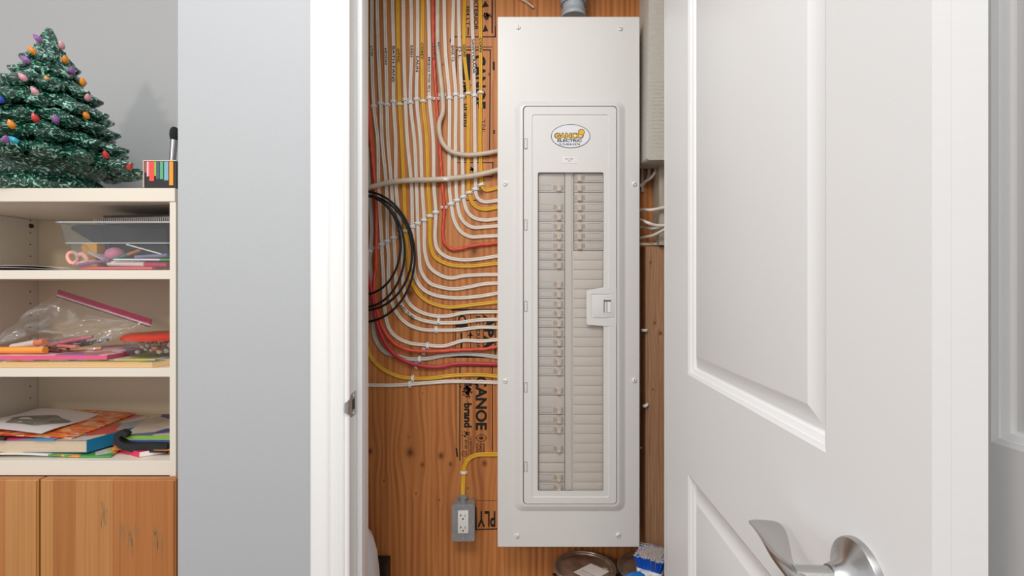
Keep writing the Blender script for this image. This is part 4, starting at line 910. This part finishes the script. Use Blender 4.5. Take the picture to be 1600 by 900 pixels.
bm = NB(); lathe(bm, [(.004, 0), (.0055, .01), (.0048, Z(256, D)-ztop1)], (X(268.5, D), D, ztop1), 20); obj('handle', bm, M_BLACK, br, 60)
a_, b_ = P(269, 258, D), P(272.5, 219, D); bm = NB(); cyl(bm, a_, b_, .0060, .0078, 24); obj('ferrule', bm, M_STEEL, br, 50)
bm = NB(); c_ = P(272.5, 198, D); d_ = (c_-b_); sweep(bm, [b_+d_*t for t in (0, .2, .4, .6, .75, .88, .96, 1)], circ(.0078, 20), scale=lambda t: (1, 1.18, 1.25, 1.22, 1.1, .85, .55, .15)[round(t*7)]); obj('hair', bm, mat('black hair', (.01, .01, .01), .8, bump=.8, bscale=300, stretch=(4, 4, .4)), br, 60)

# ------------------------------------------------------------------ things on the shelves
def slab(bm, pts, z0, z1, mi=0):
    """flat polygon in plan (x,y) between two heights"""
    A = [bm.verts.new((x, y, z0)) for x, y in pts]; B = [bm.verts.new((x, y, z1)) for x, y in pts]
    bm.faces.new(A[::-1]).material_index = mi; bm.faces.new(B).material_index = mi
    for i in range(len(pts)): j = (i+1) % len(pts); bm.faces.new((A[i], A[j], B[j], B[i])).material_index = mi
    return bm
def sheet(bm, c, n=12, th=.0004, f=None, mi=0):
    """bilinear sheet over four corners c (Vector), f(u,v) adds height"""
    G = [[None]*(n+1) for _ in range(n+1)]; H = [[None]*(n+1) for _ in range(n+1)]
    for i in range(n+1):
        for j in range(n+1):
            u, v = i/n, j/n; p = (c[0]*(1-u)+c[1]*u)*(1-v)+(c[3]*(1-u)+c[2]*u)*v
            if f: p = p+Vector((0, 0, f(u, v)))
            G[i][j] = bm.verts.new(p); H[i][j] = bm.verts.new(p-Vector((0, 0, th)))
    for i in range(n):
        for j in range(n):
            bm.faces.new((G[i][j], G[i+1][j], G[i+1][j+1], G[i][j+1])).material_index = mi; bm.faces.new((H[i][j], H[i][j+1], H[i+1][j+1], H[i+1][j])).material_index = mi
    for i in range(n):
        for a, b, c_, d in ((G[i][0], H[i][0], H[i+1][0], G[i+1][0]), (G[i][n], G[i+1][n], H[i+1][n], H[i][n]), (G[0][i], G[0][i+1], H[0][i+1], H[0][i]), (G[n][i], H[n][i], H[n][i+1], G[n][i+1])): bm.faces.new((a, b, c_, d)).material_index = mi
    return bm
# -- clear tub
TF, TB = 1.082, 1.27
tubx0, tubx1 = X(80, TF), xr-.002; zr = Z(346, TF); zm = Z(380, TF); zbs = zA1+.0008
def tubring(ins, y0i, y1i): return rrect(tubx0+ins, tubx1-ins*.3, TF+y0i, TB-y1i, .018, 5)
bm = NB(); mpz = lambda x, z, y: Vector((x, y, z))
ring = lambda ins: rrect(tubx0+ins, tubx1-min(ins, .02), TF+ins*.45, TB-ins*.45, .016, 5)
loft(bm, [(ring(.037), zbs+.0015), (ring(.0365), zbs), (ring(.034), zbs), (ring(.021), zm), (ring(.015), zm+.001), (ring(.006), zr-.004), (ring(0), zr-.003), (ring(0), zr), (ring(.004), zr), (ring(.0075), zr-.004), (ring(.0165), zm+.0015), (ring(.0225), zm-.0005), (ring(.0355), zbs+.0015)], mp=mpz, cap=True)
tub = thing('plastic_tub', 'clear plastic tub of pens and craft bits on the upper shelf', 'tub', ((tubx0+tubx1)/2, (TF+TB)/2, zbs))
obj('tub_body', bm, M_CLEAR, tub, 40)
M_RIM = clear('clear plastic rim', (.95, .96, .96), .42, .2)
for nm, i0, i1, za, zb_ in (('rim', 0, .004, zr-.003, zr+.0006), ('ledge', .0148, .0175, zm-.0002, zm+.0022)):
    bm = NB(); loft(bm, [(ring(i0), za), (ring(i0), zb_), (ring(i1), zb_), (ring(i1), za), (ring(i0), za)], mp=mpz, cap=False); obj(nm, bm, M_RIM, tub, 40)
zi = zbs+.0024
def rod(bm, a, b, r, n=14, mi=0): return cyl(bm, a, b, r, None, n, mi)
def pen(name, label, cat, a, b, r, mats, cuts=(), group=None):
    """a straight pen; cuts = fractions where the next material starts"""
    bm = NB(); cs_ = [0]+list(cuts)+[1]; a, b = Vector(a), Vector(b)
    for i in range(len(cs_)-1): cyl(bm, a.lerp(b, cs_[i]), a.lerp(b, cs_[i+1]), r*(1.0 if i % 2 == 0 else .93), None, 14, i)
    return obj(name, bm, mats, None, 40, label, cat, group)
bm = NB(); box(bm, X(128, 1.12), X(240, 1.12), 1.115, 1.20, zi, zi+.006, bev=.0008); obj('coral_folder', bm, coloured('coral', 240, 105, 110), None, 0, 'coral pink flat folder at the bottom of the clear tub', 'folder')
pen('white_marker', 'white marker with a magenta cap lying in the clear tub', 'marker', P(170, 411.6, 1.126), P(262, 413.6, 1.126), .0062, [coloured('marker white', 236, 222, 220), coloured('marker magenta', 205, 50, 90)], (.62,))
D = 1.125; bm = NB()
V = [P(x, y, D) for x, y in ((113, 412), (108, 407), (106, 401), (108, 396), (113, 394), (119, 396), (122, 402), (120, 408), (114, 412))]
sweep(bm, spline(V, .003), circ(.0042, 10)); V = [P(x, y, D-.002) for x, y in ((120, 400), (128, 397), (134, 402), (136, 408), (129, 411), (121, 413))]; sweep(bm, spline(V, .003), circ(.0052, 10, .004)); V = [P(x, y, D) for x, y in ((134, 407), (142, 409), (150, 408))]; tube(bm, V, .003)
obj('scissors_handle', bm, coloured('salmon plastic', 244, 178, 164), None, 60, 'salmon pink scissors handles at the left end of the clear tub', 'scissors')
bm = NB(); box(bm, X(127, 1.15), X(151, 1.15), 1.15, 1.175, Z(417, 1.15), Z(380, 1.15), bev=.002); obj('yellow_eraser', bm, coloured('amber block', 222, 160, 50), None, 0, 'amber yellow block standing in the clear tub', 'eraser')
bm = NB(); lathe(bm, [(.004, -.018), (.014, -.014), (.021, 0), (.017, .012), (.006, .018)], P(180, 399, 1.152), 24); xf(bm, Matrix.Identity(4)); obj('pink_putty', bm, coloured('pink putty', 222, 128, 158, bump=.4, bscale=60), None, 60, 'pink lump of modelling putty in the middle of the clear tub', 'putty')
pen('green_pen', 'green and orange pen slanting in the clear tub', 'pen', P(163, 411, 1.135), P(219, 391, 1.145), .0042, [coloured('pen green', 60, 120, 96), coloured('pen orange', 206, 116, 44)], (.66,))
pen('white_straw', 'thin white stick slanting across the dark pouch in the clear tub', 'stick', P(198, 382, 1.13), P(252, 397, 1.12), .0016, [M_WHITEP])
pen('lilac_pen', 'lilac pen lying along the middle of the clear tub', 'pen', P(212, 402, 1.148), P(262, 399, 1.148), .0045, [coloured('lilac', 150, 140, 185)])
pen('purple_crayon', 'muted purple crayon at the lower left of the clear tub', 'crayon', P(122, 414.5, 1.11), P(172, 406, 1.118), .0036, [coloured('muted purple', 142, 96, 140)])
pen('white_pen', 'slim white pen with a green tip above the magenta marker', 'pen', P(178, 405.6, 1.115), P(266, 405.8, 1.115), .0022, [M_WHITEP, coloured('leaf green', 90, 170, 70)], (.82,))
bm = NB(); sheet(bm, [P(140, 386, 1.165), P(175, 405, 1.165), P(172, 410, 1.140), P(137, 394, 1.14)], 6, .003); obj('paper_strip', bm, coloured('pale lilac card', 206, 198, 208), None, 0, 'pale lilac strip of card slanting in the clear tub', 'card')
bm = NB(); box(bm, X(148, 1.18), X(165, 1.18), 1.178, 1.195, zi+.012, Z(381, 1.18), bev=.002); obj('blue_block', bm, coloured('dusty blue', 128, 158, 184), None, 0, 'dusty blue block at the back of the clear tub', 'eraser')
# dark zip pouch standing at the back of the tub
D = 1.205; pp = fillet([(X(107, D), Z(356, D)), (X(146, D), Z(379, D)), (X(152, D), zi+.010), (xr-.028, zi+.010), (xr-.012, Z(352, D)), (X(119, D), Z(350.5, D))], .006, 4)
bm = NB(); plate(bm, pp, [], D, D+.022); po = obj('pencil_pouch', bm, mat('dark slate fabric', s2l(26, 34, 42), .55, bump=.5, bscale=50, var=.15, vscale=30), None, 30, 'dark slate pencil pouch filling the back of the clear tub', 'pouch')
# notebooks lying over the tub
bm = NB(); zn = zr+.0005
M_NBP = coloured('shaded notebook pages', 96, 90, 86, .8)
def nb(name, label, corners, z0, z1, cover, wire=True):
    t = thing(name, label, 'notebook', (sum(c[0] for c in corners)/4, sum(c[1] for c in corners)/4, z0))
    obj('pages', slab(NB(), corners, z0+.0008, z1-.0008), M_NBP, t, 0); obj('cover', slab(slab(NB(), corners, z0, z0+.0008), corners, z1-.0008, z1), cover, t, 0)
    if wire:
        bm = NB(); a, b = Vector((*corners[0], (z0+z1)/2)), Vector((*corners[1], (z0+z1)/2)); n = int((b-a).length/.0052); d = (b-a).normalized(); s = Vector((d.y, -d.x, 0)); r = (z1-z0)/2+.0022
        for i in range(n):
            c = a+d*(i+.5)*.0052+s*.001; V = [c+s*cos(t_)*r*.9+Vector((0, 0, 1))*sin(t_)*r for t_ in [2*pi*k/10 for k in range(11)]]
            sweep(bm, V, circ(.0010, 5), d)
        obj('spiral_binding', bm, mat('spiral wire', s2l(190, 176, 170), .35, .3), t, 60)
    return t
nb('spiral_notebook', 'dark spiral notebook lying on the rim of the clear tub, lowest of its stack', [(X(141, 1.10), 1.115), (xr-.003, 1.088), (xr-.003, 1.262), (X(141, 1.10)+.02, 1.262)], zn, zn+.0085, coloured('dark teal cover', 48, 58, 60))
nb('spiral_notebook', 'green-edged notebook lying upon the dark spiral notebook', [(X(158, 1.14), 1.15), (xr-.004, 1.118), (xr-.004, 1.265), (X(158, 1.14)+.01, 1.265)], zn+.0115, zn+.0180, coloured('green grey cover', 70, 88, 82), False)
nb('spiral_notebook', 'brownish black notebook on top of the notebook stack over the tub', [(X(156, 1.16), 1.17), (xr-.004, 1.14), (xr-.004, 1.268), (X(156, 1.16)+.01, 1.268)], zn+.0184, zn+.0250, coloured('maroon black cover', 58, 40, 42), False)
# papers left of the tub
bm = NB(); z = zA1+.0012
sheet(bm, [Vector((xl+.02, 1.07, z)), Vector((X(104, 1.08), 1.072, z)), Vector((X(104, 1.08), 1.25, z)), Vector((xl+.01, 1.25, z))], 14, .0004, lambda u, v: .0005+.005*sin(u*pi)*(1-v*.6))
obj('loose_paper', bm, M_PAPER, None, 40, 'white sheet of paper curling on the upper shelf left of the tub', 'paper')
bm = NB(); sheet(bm, [Vector((xl+.05, 1.10, z+.0065)), Vector((X(96, 1.1), 1.105, z+.0025)), Vector((X(100, 1.1), 1.25, z+.0025)), Vector((xl+.03, 1.25, z+.0065))], 14, .0004, lambda u, v: .007*max(0, sin((u-.1)*pi)))
obj('loose_paper', bm, coloured('pale pink paper', 222, 208, 204, .7), None, 40, 'faintly pink sheet of paper lying uppermost left of the tub', 'paper')

# -- middle shelf: pads, booklet, bag, markers, red-lid container
z = zB1+.0006
padp = [(xl+.01, 1.066), (X(240, 1.07), 1.066), (xr-.003, 1.13), (xr-.003, 1.33), (xl+.01, 1.33)]
t = thing('drawing_pad', 'thick beige drawing pad covering the middle shelf', 'pad', (-1.0, 1.2, z))
obj('pages', slab(NB(), padp, z, z+.0115), coloured('pad edge beige', 226, 186, 132, .7, bump=.5, bscale=150, stretch=(.05, .05, 5)), t, 0)
obj('cover', slab(NB(), padp, z+.0115, z+.0125), pattern('pad cover', [s2l(214, 206, 190), s2l(176, 170, 96), s2l(200, 120, 90), s2l(170, 176, 170), s2l(110, 140, 80)], 26, .4, stretch=(.5, 1, 1)), t, 0)
zz = z+.0130
bm = slab(NB(), [(xl+.012, 1.075), (X(246, 1.09), 1.082), (X(250, 1.1), 1.30), (xl+.012, 1.30)], zz, zz+.0025); obj('booklet', bm, pattern('booklet cover', [s2l(224, 218, 208), s2l(150, 170, 130), s2l(206, 196, 120), s2l(196, 190, 190)], 30), None, 0, 'thin pale booklet with greenish pictures on the drawing pad', 'booklet')
t = thing('pink_book', 'pink-edged book lying under the plastic bag on the middle shelf', 'book', (-1.1, 1.2, zz+.003)); pk = [(xl+.02, 1.072), (X(167, 1.075), 1.075), (X(172, 1.1), 1.27), (xl+.02, 1.27)]
zz += .0030
obj('cover', slab(NB(), pk, zz, zz+.0085), coloured('hot pink', 224, 92, 130), t, 0); obj('front_cover', slab(NB(), [(a, b+.004) for a, b in pk], zz+.0086, zz+.0098), pattern('pink cover', [s2l(230, 180, 190), s2l(210, 150, 120), s2l(160, 120, 170), s2l(236, 200, 206)], 24), t, 0)
zz += .010
pen('orange_marker', 'long orange marker lying at the front left of the middle shelf', 'marker', (X(-40, 1.09), 1.09, zz+.0085), (X(71, 1.09), 1.09, Z(547, 1.09)), .0078, [coloured('marker orange', 240, 156, 60)])
pen('orange_tipped_marker', 'white marker with an orange end in the clear bag', 'marker', (X(20, 1.12), 1.12, Z(543, 1.12)), (X(70, 1.12), 1.12, Z(534, 1.12)), .0085, [coloured('marker pale', 226, 206, 196), coloured('marker orange end', 236, 126, 70)], (.74,))
pen('lilac_marker', 'lilac marker among the bagged crayons', 'marker', (X(74, 1.14), 1.14, Z(541, 1.14)), (X(110, 1.14), 1.14, Z(536, 1.14)), .0092, [coloured('crayon red', 190, 90, 90), coloured('marker lilac', 150, 135, 190)], (.3,))
rnd = random.Random(21); cc_ = [('brown', 110, 66, 50), ('rust', 170, 84, 60), ('plum', 110, 70, 100), ('olive', 120, 110, 70), ('coral', 214, 120, 100), ('rose', 190, 100, 120), ('sand', 200, 160, 120), ('charcoal', 60, 52, 54)]
for i, (n, r, g, b) in enumerate(cc_):
    cx = X(100+i*6, 1.15); y = 1.12+.014*(i % 4); h = zz+.0048+.0085*(i % 3); a = rnd.uniform(-.5, .5); l = .03
    pen('crayon', '%s crayon in the jumble inside the clear bag' % n, 'crayon', (cx-l*cos(a), y-l*sin(a), h), (cx+l*cos(a), y+l*sin(a), h+.012*(i % 2)), .0042, [coloured('crayon '+n, r, g, b)], group='crayons in the clear bag')
bag = thing('zip_bag', 'crumpled clear zip bag with a dark red zip strip on the middle shelf', 'plastic bag', (-1.0, 1.15, zz))
# zip strip, tilted, and wrinkled film hanging below it
a, b = P(90, 458, 1.14), P(236, 505, 1.10); d = (b-a).normalized(); nrm = Vector((-d.z, 0, d.x)); 
def strip(bm, off0, off1, dep=0): bm.faces.new([bm.verts.new(v+Vector((0, dep, 0))) for v in (a+nrm*off0, b+nrm*off0, b+nrm*off1, a+nrm*off1)])
def strip3(off0, off1, y0, y1):
    bm = NB(); c = [a+nrm*off0, b+nrm*off0, b+nrm*off1, a+nrm*off1]; A = [bm.verts.new(v+Vector((0, y0, 0))) for v in c]; B = [bm.verts.new(v+Vector((0, y1, 0))) for v in c]
    bm.faces.new(A); bm.faces.new(B[::-1])
    for i in range(4): bm.faces.new((A[i], B[i], B[(i+1) % 4], A[(i+1) % 4]))
    return bm
obj('zip_strip', strip3(-.002, .0085, -.001, .001), coloured('zip crimson', 134, 12, 54, .35), bag, 0)
obj('zip_ridge', strip3(-.0055, -.0035, -.0012, .0008), coloured('zip pale pink', 214, 150, 170, .3), bag, 0)
obj('zip_ridge', strip3(-.0095, -.0080, -.0012, .0008), coloured('zip dark', 60, 30, 44, .3), bag, 0)
bm = NB(); n, m_ = 30, 22; G = []
low0, low1 = Vector((X(2, 1.10), 1.09, zz+.030)), Vector((X(150, 1.10), 1.085, zz+.006))
from mathutils import noise
for i in range(n+1):
    u = i/n; rowv = []
    for j in range(m_+1):
        v = j/m_; p = a.lerp(b, u)*(1-v)+low0.lerp(low1, u)*v
        w_ = noise.noise(Vector((u*5, v*4, 1)))*.024+noise.noise(Vector((u*12, v*9, 3)))*.009
        rowv.append(bm.verts.new(p+Vector((0, w_*(.2+v)-.015*sin(v*pi), .3*w_*v))))
    G.append(rowv)
for i in range(n):
    for j in range(m_): bm.faces.new((G[i][j], G[i+1][j], G[i+1][j+1], G[i][j+1]))
obj('bag_film', bm, M_BAG, bag, 180)
# red-lid container
D = 1.150; rc = thing('food_container', 'round clear container with a red lid on the middle shelf', 'container', (X(245, D), D, zB1+.0165))
cxx, zc0 = X(243, D)+.012, zB1+.0168; Rr = .078; ov = lambda bm: [v.co.__setitem__(1, D+(v.co.y-D)*.9) for v in bm.verts]
bm = NB(); h0 = Z(531, D)-zc0+.004
sc = .072
cxx = xr-.0795
lathe(bm, [(sc*.62, 0), (sc*.8, .001), (sc*.93, .008), (sc*1.0, h0), (sc*.985, h0), (sc*.91, .009), (sc*.78, .0025), (sc*.2, .002)], (cxx, D, zc0), 48); obj('bowl', bm, M_CLEAR, rc, 60)
bm = NB(); hl = Z(521, D)-zc0; lathe(bm, [(sc*1.0, h0), (sc*1.07, h0), (sc*1.08, h0+.006), (sc*1.03, h0+.0085), (sc*.97, h0+.012), (sc*.1, h0+.0115)], (cxx, D, zc0), 48); obj('lid', bm, coloured('lid red', 200, 66, 50, .3), rc, 50)
bm = NB(); rnd = random.Random(4)
for i in range(60):
    a_ = rnd.uniform(0, 2*pi); r_ = sc*.72*sqrt(rnd.random()); bmesh.ops.create_icosphere(bm, subdivisions=1, radius=rnd.uniform(.004, .007), matrix=Matrix.Translation((cxx+r_*cos(a_), D+r_*sin(a_), zc0+.008+rnd.uniform(0, h0*.6))))
for f in bm.faces: f.material_index = 0
obj('beads', bm, pattern('bead colours', [s2l(232, 180, 160), s2l(214, 206, 150), s2l(180, 140, 170), s2l(230, 214, 200), s2l(226, 150, 110), s2l(240, 230, 220)], 60), None, 60, 'mixed pastel beads filling the red-lidded container', 'beads', kind='stuff')

# -- bottom shelf: books and papers
zq = zC1+.0006
def G3(px, py, D): return Vector((X(px, D), D, Z(py, D)))
# lowest magazine, slightly bowed
bm = NB(); sheet(bm, [Vector((xl+.02, 1.078, zq+.0035)), Vector((X(180, 1.09), 1.078, zq+.0035)), Vector((X(190, 1.2), 1.30, zq+.0035)), Vector((xl+.02, 1.30, zq+.0035))], 14, .0030, lambda u, v: .006*sin(u*pi*1.1)**2*(1-v))
obj('magazine', bm, pattern('magazine green', [s2l(186, 196, 120), s2l(226, 222, 214), s2l(80, 160, 80), s2l(226, 160, 80), s2l(206, 200, 190)], 30), None, 40, 'green and white magazine with a bowed edge, lowest on the bottom shelf', 'magazine')
# thick book with blue spine
zb0, zb1 = zq+.0085, zq+.0355
kc = [(xl+.03, 1.085), (X(135, 1.085), 1.085), (X(262, 1.27), 1.27), (X(150, 1.3), 1.335), (xl+.03, 1.32)]
t = thing('thick_book', 'thick paperback with a blue spine and worn tan page edges on the bottom shelf', 'book', (-1.05, 1.2, zb0))
ki = [(xl+.03, 1.087), (X(135, 1.085)-.001, 1.087), (X(262, 1.27)-.003, 1.27), (X(150, 1.3), 1.333), (xl+.03, 1.318)]
obj('pages', slab(NB(), ki, zb0+.0008, zb1-.0008), M_PAGES, t, 0)
bm = NB(); slab(bm, kc, zb1-.0005, zb1); slab(bm, kc, zb0, zb0+.0005); 
p0, p1 = Vector((*kc[1], 0)), Vector((*kc[2], 0)); dd = (p1-p0).normalized(); nn = Vector((dd.y, -dd.x, 0))*.0012
slab(bm, [(p0.x, p0.y), (p0.x+nn.x, p0.y+nn.y), (p1.x+nn.x, p1.y+nn.y), (p1.x, p1.y)], zb0, zb1)
obj('cover', bm, coloured('book blue', 16, 122, 166, .35), t, 0)
bm = slab(NB(), [(kc[1][0]-.30, 1.0855), (kc[1][0]-.001, 1.0855), (kc[2][0]-.002, 1.27), (kc[3][0], 1.330), (kc[1][0]-.30, 1.25)], zb1+.0001, zb1+.0006); obj('cover_print', bm, pattern('book cover print', [s2l(176, 172, 180), s2l(206, 190, 176), s2l(210, 80, 130), s2l(150, 160, 170), s2l(190, 150, 90), s2l(190, 70, 60)], 24, .3, stretch=(1, .5, 1)), t, 0)
# orange magazine on top, pointing back right
bm = NB(); sheet(bm, [Vector((xl+.03, 1.10, zb1+.009)), Vector((X(112, 1.09), 1.09, zb1+.0035)), Vector((X(222, 1.33), 1.31, zb1+.0035)), Vector((X(80, 1.33), 1.335, zb1+.006))], 14, .0022, lambda u, v: .003*sin(u*pi))
obj('magazine', bm, pattern('magazine orange', [s2l(226, 92, 50), s2l(236, 132, 60), s2l(206, 60, 40), s2l(232, 180, 150), s2l(240, 150, 60), s2l(196, 140, 90)], 120, .35, stretch=(.5, 1.2, 1)), None, 40, 'orange and red patterned magazine lying across the blue book', 'magazine')
bm = NB(); sheet(bm, [Vector((xl+.05, 1.12, zb1+.019)), Vector((X(75, 1.11), 1.095, zb1+.0145)), Vector((X(158, 1.28), 1.275, zb1+.0095)), Vector((X(60, 1.33), 1.33, zb1+.0105))], 16, .0008, lambda u, v: .003*sin(u*pi*1.2)+.0015*sin(v*7))
pg = obj('drawing_paper', bm, coloured('drawing paper', 226, 220, 220, .7), None, 40, 'white sheet with a grey smudgy drawing on top of the bottom shelf pile', 'paper')
bm = NB(); c4_ = [Vector((xl+.05, 1.12, zb1+.0195)), Vector((X(75, 1.11), 1.095, zb1+.0150)), Vector((X(158, 1.28), 1.275, zb1+.0100)), Vector((X(60, 1.33), 1.33, zb1+.0110))]
def bil(u, v): return (c4_[0]*(1-u)+c4_[1]*u)*(1-v)+(c4_[3]*(1-u)+c4_[2]*u)*v+Vector((0, 0, .003*sin(u*pi*1.2)+.0015*sin(v*7)))
ctr = bm.verts.new(bil(.55, .45)); ringv = [bm.verts.new(bil(.55+.36*cos(a)*(1+.15*sin(3*a)), .45+.26*sin(a)*(1+.12*sin(5*a)))) for a in [2*pi*i/28 for i in range(28)]]
for i in range(28): bm.faces.new((ctr, ringv[i], ringv[(i+1) % 28]))
obj('drawing', bm, mat('smudged pencil', s2l(140, 136, 126), .8, var=.35, vscale=30), pg, 0)
bm = slab(NB(), [(X(50, 1.08), 1.082), (X(84, 1.08), 1.082), (X(90, 1.1), 1.12), (X(56, 1.1), 1.12)], zb1+.0006, zb1+.0030); obj('blue_card', bm, coloured('card blue', 60, 140, 200), None, 0, 'small blue card sticking out under the orange magazine', 'card')
pen('black_pen', 'black pen tip poking out at the far left above the thick book', 'pen', (xl+.06, 1.09, zb1+.006), (X(7, 1.08), 1.082, zb1+.0045), .004, [M_BLACK])
# right-hand pile
t = thing('red_book', 'crimson paperback with white pages, lowest of the right-hand pile on the bottom shelf', 'book', (X(205, 1.1), 1.12, zq))
rb = [(X(178, 1.13), 1.13), (X(215, 1.075), 1.080), (xr-.012, 1.125), (X(235, 1.25), 1.22)]
obj('pages', slab(NB(), rb, zq+.0006, zq+.0110), M_PAPER, t, 0)
bm = NB(); slab(bm, rb, zq, zq+.0006); slab(bm, rb, zq+.011, zq+.0117); p0, p1 = Vector((*rb[0], 0)), Vector((*rb[1], 0)); nn = Vector(((p1-p0).y, -(p1-p0).x, 0)).normalized()*.001; slab(bm, [(p0.x, p0.y), (p0.x+nn.x, p0.y+nn.y), (p1.x+nn.x, p1.y+nn.y), (p1.x, p1.y)], zq, zq+.0117)
obj('cover', bm, coloured('crimson cover', 214, 34, 84, .35), t, 0)
zr_ = zq+.0122
bm = NB(); sheet(bm, [Vector((X(176, 1.10), 1.098, zr_+.0005)), Vector((xr-.004, 1.085, zr_+.0015)), Vector((xr-.004, 1.25, zr_)), Vector((X(205, 1.25), 1.25, zr_))], 8, .001, None); obj('orange_sheet', bm, coloured('orange sheet', 236, 150, 50), None, 0, 'orange paper sheet just above the crimson paperback', 'paper')
# black strapped case, with blue inside and green folder on top
bm = NB(); D = 1.092
V = [P(x, y, D) for x, y in ((197, 681), (188, 677), (181.5, 682), (182, 690), (192, 697), (208, 700), (232, 700), (262, 701))]
sweep(bm, spline(V, .004), [(-.0085, -.010), (.0085, -.010), (.0085, .010), (-.0085, .010)], Vector((0, -1, 0)), scale=lambda t: .65+.4*min(1, t*2))
bmesh.ops.translate(bm, verts=bm.verts, vec=(0, .008, 0))
kc2 = obj('black_case', bm, mat('black neoprene', (.010, .010, .012), .55, bump=.3, bscale=80), None, 30, 'black soft case folded round papers at the right end of the bottom shelf', 'case')
zc_ = Z(691, 1.105)
bm = slab(NB(), [(X(200, 1.105), 1.108), (xr-.004, 1.108), (xr-.004, 1.29), (X(215, 1.29), 1.29)], zc_-.002, zc_+.0035); obj('blue_folder', bm, coloured('folder navy', 70, 90, 150), None, 0, 'blue folder lying inside the folded black case', 'folder')
bm = slab(NB(), [(X(192, 1.11), 1.110), (xr-.004, 1.108), (xr-.004, 1.29), (X(225, 1.29), 1.29)], zc_+.0040, zc_+.0070); obj('white_booklet', bm, coloured('booklet white', 222, 214, 206), None, 0, 'white booklet between the blue folder and the green one', 'booklet')
t = thing('green_folder', 'bright green edged folder on top of the right-hand pile', 'folder', (X(225, 1.11), 1.2, zc_+.0072)); gq = [(X(190, 1.105), 1.107), (xr-.004, 1.105), (xr-.004, 1.29), (X(235, 1.29), 1.29)]
obj('edge', slab(NB(), gq, zc_+.0072, zc_+.0130), coloured('folder green', 126, 184, 50), t, 0); obj('top_sheet', slab(NB(), [(a, b+.006) for a, b in gq], zc_+.0131, zc_+.0140), pattern('folder print', [s2l(60, 66, 120), s2l(190, 176, 160), s2l(90, 96, 140), s2l(206, 196, 180)], 16, .4), t, 0)
tube_pts = [P(263.5, 705, 1.07), P(266.2, 712, 1.062), P(266, 720, 1.0595)]
